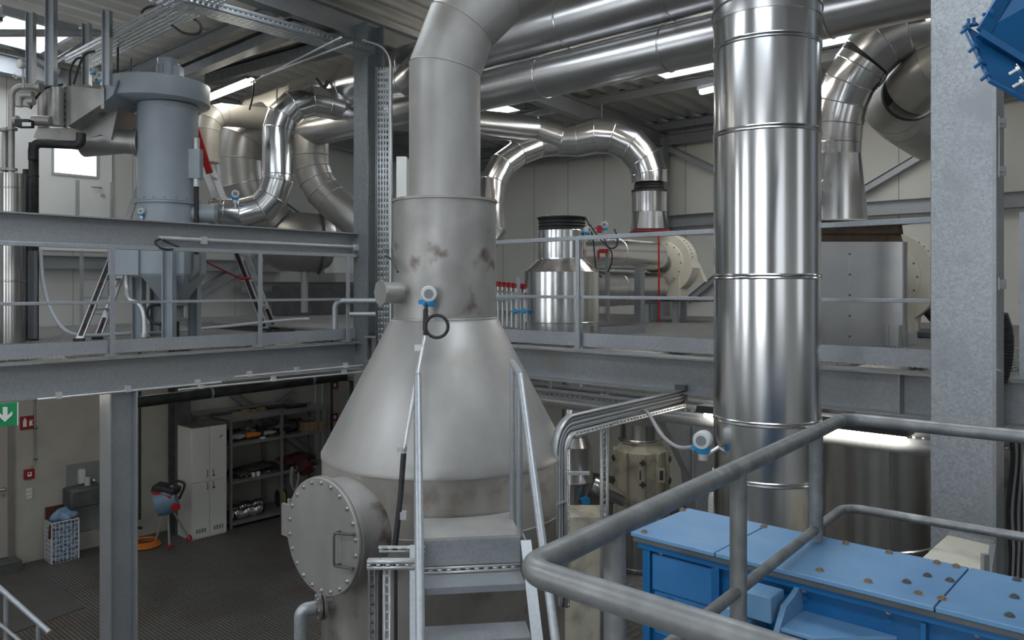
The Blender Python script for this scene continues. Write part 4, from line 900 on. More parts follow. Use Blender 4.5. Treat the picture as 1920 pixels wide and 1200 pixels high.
for i_, py in enumerate((228, 318, 530)):
    t = thing('hinge_clamp', ('topmost','middle','lowest')[i_]+' of three small clamps on the right edge of the box column', 'clamp', W(1872,py,5.02), )
    build(MB().obox(W(1873,py,4.99), RGT, UP, .05, .03, .05).obox(W(1878,py+3,4.99), RGT, UP, .05, .06, .02), 'bracket', M['galv'], t)
    build(MB().tube([W(1872,py-10,4.97), W(1872,py+14,4.97)], .008, 10), 'pin', M['bolt'], t)
build(MB().tube([W(1872,235,5.0), W(1872,312,5.0)], .009, 10), 'clamp_rod', M['alu'], None, 'thin white rod joining the upper two clamps beside the box column', cat='rod')
hs = MB(); c_ = [W(1873,590,5.25), W(1882,620,5.25), W(1884,650,5.25), W(1880,685,5.25), W(1872,715,5.25)]; c_ = cat_curve(c_, 12)
hs.tube(c_, [.05+.006*(i % 2) for i in range(len(c_))], 18); build(hs, 'corrugated_hose', M['black'], None, 'black ribbed hose at deck height right of the box column', cat='hose')
# ------------------------------------------------------------------ left deck: grey dust filter
DC = Cc((315-960)/F*10.2, 10.2, 0); dz = lambda y: EYE-(y-HOR)*10.2/F
df = thing('dust_filter', 'large grey-blue round dust filter with wide lid standing on the left deck', 'filter', V((DC.x, DC.y, EYE+ZL+.03)))
D0 = V((DC.x, DC.y, 0))
build(MB().lathe([(.366,dz(383)),(.366,dz(200))], D0, 64), 'drum', M['paint'], df)
build(MB().lathe([(.366,dz(377)),(.40,dz(377)),(.40,dz(380)),(.36,dz(380.2))], D0, 64).lathe([(.36,dz(380.6)),(.40,dz(380.6)),(.40,dz(384)),(.366,dz(384))], D0, 64), 'flange_ring', M['paint'], df)
for k in range(18):
    a = 2*PI*k/18; bolt(df, D0+V((.385*math.cos(a), .385*math.sin(a), dz(377))), UP, .011, M['dsteel'])
build(MB().lathe([(.366,dz(384)),(.366,dz(450))], D0, 64), 'lower_drum', M['paint'], df)
lc = D0 - RGT*.115
build(MB().lathe([(.30,dz(199)),(.61,dz(196)),(.62,dz(195)),(.62,dz(160)),(.61,dz(158)),(.3,dz(157))], lc, 72), 'lid', M['paint'], df)
# tongue of lid and sloping duct to the left
u0, u1 = dz(152), dz(190)
build(MB().lathe([(.125,dz(160)),(.125,dz(120)),(.13,dz(119)),(.13,dz(112)),(.10,dz(110))], D0-RGT*.0, 32), 'motor', M['paint'], df)
for k in range(10):
    a = 2*PI*k/10; build(MB().obox(D0+V((.13*math.cos(a), .13*math.sin(a), dz(138))), UP, V((math.cos(a), math.sin(a), 0)), .2, .03, .012), 'cooling_fin', M['paint'], df)
build(MB().obox(D0+RGT*.12+UP*(dz(137)), RGT, UP, .12, .16, .14), 'terminal_box', M['paint'], df)
hopq = [D0+RGT*a_+FWD*b_ for a_, b_ in ((-.2,-.36),(.36,-.36),(.36,.36),(-.2,.36))]
build(MB().loft([p+UP*dz(515) for p in hopq], [p+UP*dz(450) for p in hopq]).loft([D0+RGT*(.08+a_)+FWD*b_+UP*dz(562) for a_, b_ in ((-.13,-.13),(.13,-.13),(.13,.13),(-.13,.13))], [p+UP*dz(515) for p in hopq]), 'hopper', M['paint'], df, bevel=.01)
build(MB().obox(D0-RGT*.385+RGT*.0+UP*dz(490)-FWD*.25, RGT, UP, .38, .37, .3), 'side_box', M['grey' if 0 else 'paint'], df, bevel=.004)
build(MB().lathe([(.14,dz(562)),(.14,dz(568)),(.20,dz(569)),(.20,dz(573)),(.15,dz(575)),(.15,dz(596)),(.20,dz(598)),(.20,dz(602))], D0+RGT*.04, 32), 'rotary_valve', M['grey'], df)
build(MB().lathe([(.10,EYE+ZL+.03),(.10,dz(602))], D0+RGT*.04, 24), 'outlet_foot', M['black'], df)
for a_, b_ in ((.19,-.40),(-.33,-.1),(.19,.38),(-.33,.4)):
    p = D0+RGT*a_+FWD*b_; p.z = EYE+ZL+.03
    build(MB().beam(p, p+UP*(dz(470 if a_ > 0 else 520)-p.z), .13, .13, .012, .010, up=RGT), 'leg', M['paint'], df)
# right side control tube
build(MB().obox(D0+RGT*.40+UP*dz(310)-FWD*.1, UP, RGT, .38, .15, .12), 'control_box', M['paint'], df, bevel=.006)
build(MB().tube([D0+RGT*.41-FWD*.1+UP*dz(333), D0+RGT*.41-FWD*.1+UP*dz(352)], .045, 16), 'coupling', M['alu'], df)
build(MB().tube([D0+RGT*.41-FWD*.1+UP*dz(262), D0+RGT*.41-FWD*.1+UP*dz(285)], .04, 16), 'coupling', M['alu'], df)
hc_ = cat_curve([D0+RGT*.41-FWD*.1+UP*dz(352), D0+RGT*.41-FWD*.1+UP*dz(420), D0+RGT*.41-FWD*.1+UP*dz(478)], 24)
build(MB().tube(hc_, [.026+.004*(i%2) for i in range(len(hc_))], 14), 'ribbed_hose', M['black'], df)
build(MB().tube(fil([D0+RGT*.41-FWD*.1+UP*dz(478), D0+RGT*.41-FWD*.1+UP*dz(512), D0+RGT*.2-FWD*.1+UP*dz(530)], .1, 5), .055, 16), 'elbow', M['grey'], df)
build(MB().tube([D0+RGT*.3+UP*dz(400), D0+RGT*.60+UP*dz(400)-FWD*-.05], .12, 28), 'outlet_stub', M['paint'], df)
hh = [W(237,515,9.9), W(238,540,9.9), W(243,560,9.8), W(262,572,9.8), W(270,595,9.75), W(271,632,9.7)]
build(MB().tube(cat_curve(hh, 6), .028, 14).disc(W(271,628,9.7), UP, .04, .06, 14), 'drain_hose', M['alu'], None, 'braided hose curving from the grey filter box down to the deck', cat='hose')
build(MB().tube(cat_curve([W(300,571,9.9), W(280,575,9.8), W(277,592,9.8), W(290,606,9.8), W(310,608,9.85)], 6), .018, 12), 'black_hose', M['black'], None, 'black hose looping beside the rotary valve of the grey filter', cat='hose')
# inlet reducer left of the drum and duct casing
ri = thing('inlet_hopper', 'dull sloping steel inlet casing left of the grey filter lid', 'casing', W(150,250,10.3))
d1 = 10.0
def ext(poly, d, dep): return [W(x, y, d) for x, y in poly], FWD*dep
po, ex_ = ext(((126,160),(190,167),(190,196),(127,237)), 9.6, .7)
build(MB().prism(po, ex_), 'box', M['steelw'], ri, bevel=.004)
po, ex_ = ext(((190,167),(222,150),(212,178),(190,196)), 9.6, .7)
build(MB().prism(po, ex_), 'throat', M['paint'], ri)
build(MB().obox(W(122,200,9.58), UP, RGT, .55, .05, .02), 'flange', M['steelw'], ri)
build(MB().obox(W(193,184,9.58), UP, RGT, .26, .04, .02), 'flange', M['steelw'], ri)
for k in range(7): bolt(ri, W(122,165+k*12,9.56), -FWD, .009, M['dsteel'])
po, ex_ = ext(((130,240),(195,196),(222,200),(208,262),(190,252),(140,268),(62,258),(70,240)), 9.9, .8)
build(MB().prism(po, ex_), 'belly', M['duct'], ri)
build(MB().tube([W(262,268,10.1), W(235,266,10.1), W(160,262,10.1)], [.15,.15,.22], 32).disc(W(258,268,10.1), RGT, .18, .03).disc(W(263,268,10.1), RGT, .18, .03), 'reducer', M['duct'], ri)
for px0, px1, y0, y1, d in ((92,118,165,236,9.5),(72,92,175,240,9.9)):
    c_ = W((px0+px1)/2, y1, d); build(MB().tube([c_, W((px0+px1)/2, y0, d)], (px1-px0)/2/F*d, 28), 'barrel', M['steelw'], ri)
transmitter(W(192,143,9.7), -FWD-RGT*.4, 'blue and white transmitter at the left edge of the grey filter lid, lower one', .95)
transmitter(W(176,132,9.9), -FWD-RGT*.4, 'blue and white transmitter at the left edge of the grey filter lid, upper one', .75)
transmitter(W(441,364,10.6), -FWD+RGT*.4, 'blue transmitter sitting on the low bend of the S-shaped duct', .95)
transmitter(W(266,396,9.85), -FWD, 'blue transmitter at the lower left of the grey filter drum', .7)
for i_, (pts, lb) in enumerate(((([W(221,146,9.8), W(221,100,9.8), W(224,66,9.7), W(236,56,9.5), W(246,58,9.4)]), 'black cable looping from the filter lid up to the slanting tray'),
    ([W(131,160,9.6), W(132,130,9.6), W(142,112,9.6), W(152,108,9.6)], 'left of two black cables rising from the inlet casing'),
    ([W(138,158,9.6), W(148,125,9.6), W(160,102,9.6), W(178,96,9.6)], 'right of two black cables rising from the inlet casing'),
    ([W(57,204,9.4), W(66,186,9.4), W(86,165,9.4), W(118,158,9.5)], 'black cable arching from the small motor box to the inlet casing'),
    ([W(312,32,9.0), W(285,34,9.0), W(266,24,9.0), W(282,12,9.0), W(312,14,8.9)], 'black cable loop hanging left of the slanting tray'),
    ([W(322,47,8.8), W(345,62,8.8), W(372,62,8.8), W(375,45,8.8), W(356,30,8.8)], 'black cable loop hanging right of the slanting tray'))):
    build(MB().tube(cat_curve(pts, 6), .014, 10), 'black_cable', M['black'], None, lb, cat='cable')
# four hanging posts, upper left
for i_, (px, y0, y1, w_, d, lb) in enumerate(((58,24,158,.09,9.6,'leftmost'),(96,-20,160,.10,9.2,'second from left'),(163,45,160,.09,10.1,'third from left'),(201,20,160,.09,9.4,'rightmost'))):
    build(MB().beam(W(px,y1,d), W(px,y0,d), w_, w_*.9, .008, .006, up=RGT), 'hanging_post', M['galv'], None, lb+' of four galvanised posts hanging from the roof above the inlet casing', cat='post')
# left steam pipes
def vpipe(px, y0, y1, d, r, mat, label, rings=(), name='vertical_pipe', cat='pipe'):
    t = thing(name, label, cat, W(px, y1, d)); c_ = W(px, 0, d); c_.z = 0
    z0 = W(px,y1,d).z; z1 = W(px,y0,d).z; pr = [(r, z0)]
    for y in sorted(rings, reverse=True):
        zz = W(px,y,d).z; pr += [(r, zz-.012), (r+.006, zz-.006), (r+.006, zz+.006), (r, zz+.012)]
    pr.append((r, z1)); build(MB().lathe(pr, c_, 36), 'cladding', M[mat], t, ang=25); return t
yb = HOR+(-ZL-.03)*F/9.4
def vy(d): return HOR+(-ZL-.03)*F/d
vpipe(24, 326, vy(9.3), 9.3, .13, 'foilk', 'foil-clad vertical pipe at the far left, front one', (353,527))
vpipe(2, 326, vy(9.6), 9.6, .10, 'foilk', 'foil-clad vertical pipe at the very left picture edge', (353,527))
vpipe(42, 330, vy(9.9), 9.9, .09, 'foild', 'thin foil-clad vertical pipe behind the front one', (353,))
vpipe(63, 268, vy(9.7), 9.7, .055, 'lag', 'black lagged pipe left of the upper door, nearer one', (330,400))
vpipe(52, 318, vy(9.8), 9.8, .055, 'lag', 'black lagged pipe behind the nearer black one at the far left', (370,))
sp_ = thing('steel_pipework', 'narrow steel pipes with flanges above the foil pipes at the far left', 'pipe', W(22,330,9.3))
build(MB().tube(fil([W(21,328,9.3), W(22,162,9.3), W(70,163,9.3)], .12, 6), .035, 20), 'riser', M['steelw'], sp_)
build(MB().tube([W(10,330,9.4), W(10,240,9.4)], .035, 18), 'riser', M['steelw'], sp_)
build(MB().tube(fil([W(36,200,9.3), W(36,178,9.3), W(62,178,9.3)], .06, 4), .045, 18).tube(fil([W(50,200,9.3), W(50,190,9.3), W(64,190,9.3)], .05, 4), .045, 18), 'bend', M['steelw'], sp_)
for px, py, n_ in ((22,318,UP),(22,242,UP),(10,244,UP),(10,318,UP),(72,163,RGT),(76,163,RGT)):
    build(MB().disc(W(px,py,9.3), n_, .06, .03, 24), 'flange', M['steelw'], sp_)
build(MB().tube([W(62,226,9.4), W(96,227,9.4)], .06, 18), 'branch', M['steelw'], sp_)
build(MB().tube(cat_curve([W(28,228,9.3), W(36,226,9.3)],3), .06, 18), 'valve_body', M['duct'], sp_)
gp_ = thing('pressure_gauge', 'round pressure gauge on a thin stem at the far upper left', 'gauge', W(43,165,9.2))
build(MB().lathe([(.05,-.03),(.056,-.02),(.056,.02),(.05,.028)], W(40,120,9.2), 28, -FWD-RGT*.5), 'case', M['alu'], gp_)
build(MB().disc(W(40,120,9.2)+(-FWD-RGT*.5).normalized()*.03, -FWD-RGT*.5, .044, .004), 'dial', M['paper'], gp_)
build(MB().tube([W(44,165,9.2), W(43,130,9.2)], .013, 12), 'stem', M['steelw'], gp_)
build(MB().tube([W(28,143,9.2), W(44,144,9.2)], .012, 10).disc(W(28,143,9.2), RGT, .03, .02, 12), 'stopcock', M['bolt'], gp_)
mo = thing('valve_actuator', 'small black actuator box with a white plate among the far left pipes', 'actuator', W(47,240,9.2))
build(MB().obox(W(46,232,9.2), RGT, UP, .17, .09, .12), 'case', M['black'], mo, bevel=.01)
build(MB().obox(W(50,233,9.13), RGT, UP, .10, .045, .01), 'name_plate', M['paper'], mo)
build(MB().tube(fil([W(152,250,9.6), W(152,272,9.6), W(62,268,9.6), W(62,300,9.6)], .09, 5), .055, 20), 'lagged_pipe', M['lag'], None, 'black lagged horizontal pipe below the inlet casing', cat='pipe')
build(MB().beam(W(61,635,9.5), W(61,470,9.5), .09, .05, .01, .008, up=RGT), 'pipe_support', M['galvb'], None, 'slim galvanised upright right of the far left foil pipe', cat='support')
# matt duct group behind the S duct
duct('matt_duct', 'small light beige duct with an elbow right of the filter lid', fil([W(390,305,11.6), W(390,213,11.6), W(520,224,12.6)], .28, 3), .17, 'ductl')
duct('matt_duct', 'large light duct running up behind the beige elbow to the S-shaped duct', [W(478,214,13.2), W(560,186,12.4), W(620,180,12.2)], .27, 'ductl')
duct('matt_duct', 'big dark matt elbow duct behind the grey filter, going down to the tank', [W(505,230,12.8), W(478,240,12.7), W(456,263,12.6), W(449,300,12.6), W(454,345,12.6), W(472,387,12.7), W(520,425,12.8)], .36, 'duct')
duct('matt_duct', 'matt vertical duct curving right behind the S-shaped duct', fil([W(584,215,12.4), W(584,345,12.4), W(690,432,12.2)], .9, 4), .27, 'duct')
ht = thing('horizontal_tank', 'round-bottomed grey tank seen under the gallery beam left of the corner column', 'tank', W(555,480,13.0))
build(MB().tube([W(505,450,12.9), W(530,452,12.9), W(595,456,13.1), W(615,458,13.2)], [.4,.49,.49,.4], 48), 'shell', M['duct'], ht)
build(MB().disc(W(600,456,13.12), W(595,456,13.1)-W(530,452,12.9), .52, .03, 40), 'flange', M['dsteel'], ht)
build(MB().tube([W(571,586,13.0), W(571,495,13.0)], .06, 16), 'leg', M['galvb'], ht)
# wall box behind tank
build(MB().obox(WY(642,488,14.0), V((1,0,0)), UP, .7, .55, .3), 'wall_cabinet', M['white'], None, 'white box on the back wall left of the corner column', cat='cabinet')
build(MB().obox(WY(618,562,13.9), V((1,0,0)), UP, 2.4, .6, .5), 'dark_plinth', M['dsteel'], None, 'long dark low box on the left deck in front of the back wall', cat='box')
build(MB().obox(W(756,340,9.5), UP, RGT, .55, .12, .3), 'wall_cabinet', M['white'], None, 'tall narrow white box showing between corner tray and vessel neck', cat='cabinet')
# stepladder
ldr = thing('stepladder', 'large aluminium stepladder straddling behind the grey filter on the left deck', 'ladder', W(330,630,11.0))
zf = EYE+ZL+.03
fl = W(148,640,9.5); fl.z = zf; apx = W(330,178,11.3); frt = W(500,622,11.8); frt.z = zf
for s_ in (0, .42):
    o_ = FWD*s_*1.0
    for a_, nm in ((fl, 0), (frt, 1)):
        build(MB().bar(a_+o_, apx+o_*.8, .085, .03, up=FWD), 'stile', M['alu'], ldr)
        build(MB().bar(a_+o_-FWD*.02+ (apx-a_)*.02, a_+o_-FWD*.02+(apx-a_)*.36, .05, .006, up=FWD), 'black_label_strip', M['black'], ldr)
        for k in range(4):
            c_ = a_+o_-FWD*.026+(apx-a_)*(.05+.075*k); build(MB().obox(c_, (apx-a_), FWD, .07, .03, .004), 'red_mark', M['dred'], ldr)
        build(MB().obox(a_+o_+UP*.02, RGT, UP, .12, .04, .05), 'foot', M['black'], ldr)
for k in range(1, 9):
    for a_ in (fl, frt): q = a_+(apx-a_)*k/9; build(MB().bar(q, q+FWD*(.42*(1-.2*k/9)), .05, .025), 'rung', M['alu'], ldr)
build(MB().bar(W(367,240,11.2), W(393,325,11.25), .09, .036, up=FWD), 'red_guard', M['red'], ldr)
build(MB().bar(W(262,348,10.6), W(256,372,10.55), .06, .036, up=FWD), 'red_guard', M['red'], ldr)
build(MB().tube([W(380,488,10.9), W(450,522,11.4)], .012, 8).tube([W(450,522,11.4), W(468,522,11.5)], .02, 8), 'stay_rope', M['dred'], ldr)
# thin galvanised ladder on back
lad2 = thing('fixed_ladder', 'slim vertical ladder against the back wall below the upper door', 'ladder', WY(155,605,13.9))
for px in (153, 205): build(MB().bar(WY(px,608,13.9), WY(px,470,13.9), .03, .05), 'stile', M['galv'], lad2)
for py in (525, 558, 589): build(MB().bar(WY(153,py,13.9), WY(205,py,13.9), .02, .02), 'rung', M['galv'], lad2)
build(MB().tube(cat_curve([W(76,466,9.6), W(80,520,9.6), W(92,570,9.6), W(115,612,9.6), W(150,628,9.7), W(230,626,10.1), W(320,622,10.6), W(440,610,11.4), W(540,600,12.0), W(580,598,12.0)], 6), .022, 12), 'water_hose', M['hose'], None, 'pale hose curving down and lying along the left deck', cat='hose')
# upper door
dr = struct('door_1', MB().box((WY(72,0,BY).x, BY-.05, EYE+.62), (WY(208,0,BY).x, BY-.01, EYE+2.75)), M['white'])
px0, px1 = WY(101,0,BY-.05).x, WY(180,0,BY-.05).x; z0, z1 = WY(140,327,BY-.05).z, WY(140,270,BY-.05).z
build(MB().box((px0,BY-.062,z0),(px1,BY-.052,z1)), 'window_pane', M['pane'], dr)
build(MB().box((px0-.04,BY-.07,z0-.04),(px1+.04,BY-.052,z0)).box((px0-.04,BY-.07,z1),(px1+.04,BY-.052,z1+.04)).box((px0-.04,BY-.07,z0),(px0,BY-.052,z1)).box((px1,BY-.07,z0),(px1+.04,BY-.052,z1)), 'pane_frame', M['galv'], dr)
q = WY(190,352,BY-.1); build(MB().tube([q-X1*.16, q, q+V((0,.06,0))], .012, 10), 'door_handle', M['bolt'], dr)
q = WY(192,360,BY-.06); build(MB().disc(q-UP*.06, Y1, .03, .02, 16), 'door_lock', M['bolt'], dr)
for px, y0, y1 in ((145,338,400),(209,342,400)):
    build(MB().bar(WY(px,y1,13.5)-UP*.2, WY(px,y0,13.5), .05, .05), 'stair_post', M['galv'], None, 'short galvanised post in front of the upper door', cat='post', group='posts in front of the upper door')
# conduit light along gallery beam
ct = thing('conduit_tube', 'pale round conduit clipped below the gallery beam with a black cable loop', 'conduit', W(500,455,8.6))
build(MB().tube([P(WY(297,0,8.22+.1).x,8.32,WY(297,446,8.32).z-EYE), P(WY(688,0,8.32).x,8.32,WY(688,464,8.32).z-EYE)], .022, 14), 'tube', M['alu'], ct)
build(MB().tube(cat_curve([WY(300,448,8.3), WY(291,454,8.25), WY(300,464,8.2), WY(318,468,8.2), WY(334,463,8.25), WY(318,456,8.3), WY(306,450,8.3)], 6), .012, 10), 'cable_loop', M['black'], ct)
for px in (382, 668): build(MB().obox(WY(px,447+(px-297)*.045,8.3), UP, X1, .08, .06, .05), 'clip', M['alu'], ct)
build(MB().tube([WY(688,464,8.3), WY(735,498,8.2)], .014, 10), 'corner_cable', M['black'], None, 'black cable from the conduit end down to the vessel, upper one', cat='cable')
build(MB().tube([WY(686,486,8.3), WY(735,502,8.2)], .014, 10), 'corner_cable', M['black'], None, 'black cable from the railing end to the vessel, lower one', cat='cable')
# pipe bend at the corner of left deck and twin pipes
tw = thing('twin_pipes', 'pair of galvanised pipes with a bend at the corner of the decks', 'pipe', W(627,612,9.9))
build(MB().tube(fil([W(628,620,9.9), W(628,564,9.9), W(745,564,9.9)], .10, 6), .035, 18), 'upper_pipe', M['galv'], tw)
build(MB().tube([W(656,589,9.9), W(745,589,9.9)], .03, 18), 'lower_pipe', M['galv'], tw)
# corner vertical tray
vt = thing('cable_tray', 'perforated vertical cable tray beside the corner column, bending into the roof tray', 'cable tray', W(722,640,9.7))
zt1 = WX(715,112,6.35).z; a = V((6.45, 8.12, 0)); 
td_ = 9.75
bl = Cc((706-960)/F*td_, td_, 0); 
build(MB().slots(V((bl.x,bl.y,EYE-.9)), UP, RGT, EYE+2.72-(EYE-.9), .20, [.03,.065,.10,.135,.17], .07, .035, .018), 'back_sheet', M['perf'], vt, solid=.003)
build(MB().slots(V((bl.x,bl.y,EYE-.9)), UP, -FWD, EYE+2.72-(EYE-.9), .07, [.035], .07, .035, .014).slots(V((bl.x,bl.y,EYE-.9))+RGT*.2, UP, -FWD, EYE+2.72-(EYE-.9), .07, [.035], .07, .035, .014), 'side_rail', M['galv'], vt, solid=.003)
build(MB().tube(fil([W(732,640,9.6), W(732,92,9.6), W(680,75,9.3)], .25, 6), .012, 10), 'edge_wire', M['alu'], vt)
# roof tray along X
def tray(name, label, p0, p1, w_, hh_, rows, mat='perf'):
    t = thing(name, label, 'cable tray', p0); d = (p1-p0); sd_ = d.cross(UP).normalized()
    build(MB().slots(p0-sd_*w_/2, d, sd_, d.length, w_, rows, .07, .035, .018), 'bottom_sheet', M[mat], t, solid=.003)
    build(MB().slots(p0-sd_*w_/2, d, UP, d.length, hh_, [hh_/2], .06, .03, .012), 'side_rail', M['galv'], t, solid=.003)
    build(MB().slots(p0+sd_*w_/2, d, UP, d.length, hh_, [hh_/2], .06, .03, .012), 'side_rail', M['galv'], t, solid=.003)
    return t
tray('cable_tray', 'wide galvanised cable tray under the roof meeting the corner column', P(1.2, 8.05, 2.93), P(6.2, 8.05, 2.93), .28, .10, [.05,.10,.14,.18,.23])
tray('cable_tray', 'slanting perforated cable tray high above the grey filter', P(3.95, 11.4, 2.98), P(3.95, 4.5, 2.98), .34, .09, [.05,.11,.17,.23,.29])
# fluorescent lamps under the roof
def rooflamp(p0, p1, label):
    p0 = V(p0); p1 = V(p1); t = thing('strip_light', label, 'lamp', (p0+p1)/2)
    build(MB().bar(p0+UP*.05, p1+UP*.05, .16, .05), 'housing', M['dsteel'], t)
    build(MB().tube([p0, p1], .045, 16), 'tube', M['lamp'], t)
rooflamp(W(386,186,12.6), W(472,152,10.9), 'lit fluorescent lamp under the roof right of the grey filter lid')
rooflamp(W(1316,172,12.2), W(1375,158,11.0), 'lit lamp under the roof at the left edge of the tall pipe')
rooflamp(W(1405,145,10.6), W(1470,125,9.6), 'unseen lit lamp added under the roof right behind the tall pipe')  # added lamp, hidden by the pipe, brightens the roof on the right
build(MB().tube(cat_curve([W(476,150,10.9), W(474,180,10.9), W(468,205,11.3)], 5), .012, 8), 'lamp_cable', M['black'], None, 'dark cable hanging from the roof lamp to the beige duct', cat='cable')
for i_, (p0, p1) in enumerate(((W(470,155,10.8), W(640,70,8.8)), (W(490,143,10.9), W(660,80,8.9)))):
    build(MB().tube([p0, p1], .012, 10), 'roof_conduit', M['alu'], None, ('lower','upper')[i_]+' of two thin conduits running from the roof lamp to the corner column', cat='conduit')
for i_, (px, y0, y1, d) in enumerate(((1007,-5,40,9.6),(1128,195,225,13.1),(246,110,150,11),(519,160,190,12))):
    build(MB().tube([W(px,y0,d), W(px,y1,d)], .012, 8), 'hanger_rod', M['dsteel'], None, ('thin rod holding the upper long roof duct','thin rod holding the arched duct','thin rod behind the filter lid','thin rod above the S-shaped duct')[i_], cat='rod')
hk = MB().tube([W(607,166,11.4), W(592,148,11.4)], .03, 10).tube([W(607,166,11.4), W(615,152,11.4)], .03, 10).tube([W(607,178,11.4), W(607,162,11.4)], .04, 10)
build(hk, 'duct_hook', M['dsteel'], None, 'dark forked fitting on top of the S-shaped duct', cat='fitting')
# ------------------------------------------------------------------ lower left room
dd = 11.8
dr2 = struct('door_2', MB().box((2.72, LWY-.04, .16), (3.60, LWY, 2.16)), mk('door_paint', (.40,.37,.34), None, 0, .5))
build(MB().box((3.60,LWY-.06,0),(3.68,LWY,2.24)).box((2.64,LWY-.06,0),(2.72,LWY,2.24)).box((2.72,LWY-.06,2.16),(3.60,LWY,2.24)), 'door_frame', M['duct'], dr2)
q = WY(8,918,LWY-.08); build(MB().tube([q-X1*.14, q, q+Y1*.06], .012, 10).disc(q+Y1*.03, Y1, .035, .012, 18).disc(q+Y1*.03-UP*.08, Y1, .03, .012, 18), 'door_handle', M['bolt'], dr2)
struct('trim_2', MB().box((2.6,LWY-.35,0),(3.7,LWY-.0,.15)), M['dsteel'])
# signs
sg = thing('exit_sign', 'green emergency exit sign with white down arrow under the left deck beam', 'sign', WY(14,797,8.1))
a_, b_ = WY(-24,776,8.1), WY(34,776,8.1); zc_ = a_.z
build(MB().box((a_.x,8.10,WY(34,797,8.1).z),(b_.x,8.13,WY(34,754,8.1).z)), 'panel', M['green'], sg, bevel=.002)
build(MB().box((b_.x-.008,8.094,WY(34,797,8.1).z),(b_.x,8.10,WY(34,754,8.1).z)), 'edge', M['paper'], sg)
ar = lambda px, py: WY(px, py, 8.094)
build(MB().prism([ar(5,763),ar(14,763),ar(14,779),ar(23,771),ar(23,778),ar(9,791),ar(-4,779),ar(-4,772),ar(5,779)], (0,-.003,0)), 'arrow', M['paper'], sg)
fs_ = thing('fire_sign', 'dark red fire extinguisher sign beside the exit sign', 'sign', WY(51,805,LWY-.02))
w0, w1 = WY(38,793,LWY-.02), WY(64,793,LWY-.02)
build(MB().box((w0.x,LWY-.02,WY(51,805,LWY).z),(w1.x,LWY-.002,WY(51,780,LWY).z)), 'panel', M['dred'], fs_)
f_ = lambda px, py: WY(px, py, LWY-.022)
build(MB().prism([f_(43,801),f_(50,800),f_(50,788),f_(48,786),f_(48,784),f_(45,784),f_(45,787),f_(43,789)], (0,-.003,0)), 'extinguisher_mark', M['paper'], fs_)
build(MB().prism([f_(54,799),f_(62,797),f_(60,792),f_(62,786),f_(59,790),f_(58,785),f_(56,791),f_(54,787),f_(55,793)], (0,-.003,0)), 'flame_mark', M['paper'], fs_)
cp = thing('fire_alarm_button', 'small red fire alarm call point on the wall below the fire sign', 'alarm button', WY(55,896,LWY-.04))
w0, w1 = WY(46,0,LWY-.05), WY(65,0,LWY-.05)
build(MB().box((w0.x,LWY-.05,WY(55,897,LWY).z),(w1.x,LWY-.001,WY(55,879,LWY).z)), 'case', M['dred'], cp, bevel=.004)
build(MB().box((w0.x+.04,LWY-.053,WY(55,892,LWY).z),(w1.x-.04,LWY-.05,WY(55,884,LWY).z)), 'glass', M['paper'], cp)
build(MB().disc(WY(55,888,LWY-.055), Y1, .014, .004, 16), 'button', M['black'], cp)
for i_, (y0, y1) in enumerate(((915,921),(922,928),(929,935))):
    w0, w1 = WY(49,0,LWY-.02), WY(61,0,LWY-.02)
    build(MB().box((w0.x,LWY-.02,WY(55,y1,LWY).z),(w1.x,LWY-.001,WY(55,y0,LWY).z)), 'wall_switch', M['white'], None, ('top','middle','bottom')[i_]+' white switch of the column of three beside the lower door', cat='switch', bevel=.002)
cw = thing('cable_conduit', 'thin conduit on the wall from the deck beam down to the fire alarm button', 'conduit', WY(66,870,LWY-.03))
build(MB().tube(fil([WY(65,745,LWY-.03), WY(66,866,LWY-.03), WY(56,879,LWY-.03)], .05, 4), .012, 10), 'tube', M['galvb'], cw)
for py in (803, 861): build(MB().obox(WY(67,py,LWY-.03), X1, UP, .05, .02, .03), 'clip', M['dsteel'], cw)
# sink
sk = thing('wash_station', 'stainless splash panel with wash basin on the lower wall, behind the pale column', 'sink', WY(185,985,LWY-.05))
w0, w1 = WY(125,0,LWY-.02).x, WY(246,0,LWY-.02).x
build(MB().box((w0,LWY-.02,WY(185,990,LWY).z),(w1,LWY-.002,WY(150,868,LWY).z)), 'splash_panel', M['galvb'], sk)
build(MB().obox(WY(160,930,LWY-.25)+Y1*.05, X1, UP, .5, .28, .36), 'basin', M['dsteel'], sk, bevel=.03)
build(MB().obox(WY(153,893,LWY-.06), X1, UP, .09, .22, .08), 'soap_dispenser', M['white'], sk, bevel=.006)
build(MB().disc(WY(164,905,LWY-.15), UP, .04, .16, 16), 'bottle', M['hose'], sk)
build(MB().tube(fil([WY(176,925,LWY-.06), WY(176,900,LWY-.06), WY(176,900,LWY-.25)], .05, 5), .015, 12), 'tap', M['bolt'], sk)
build(MB().tube(fil([WY(250,935,LWY-.1), WY(256,990,LWY-.1), WY(266,990,LWY-.1)], .05, 5), .02, 12), 'waste_pipe', M['black'], sk)
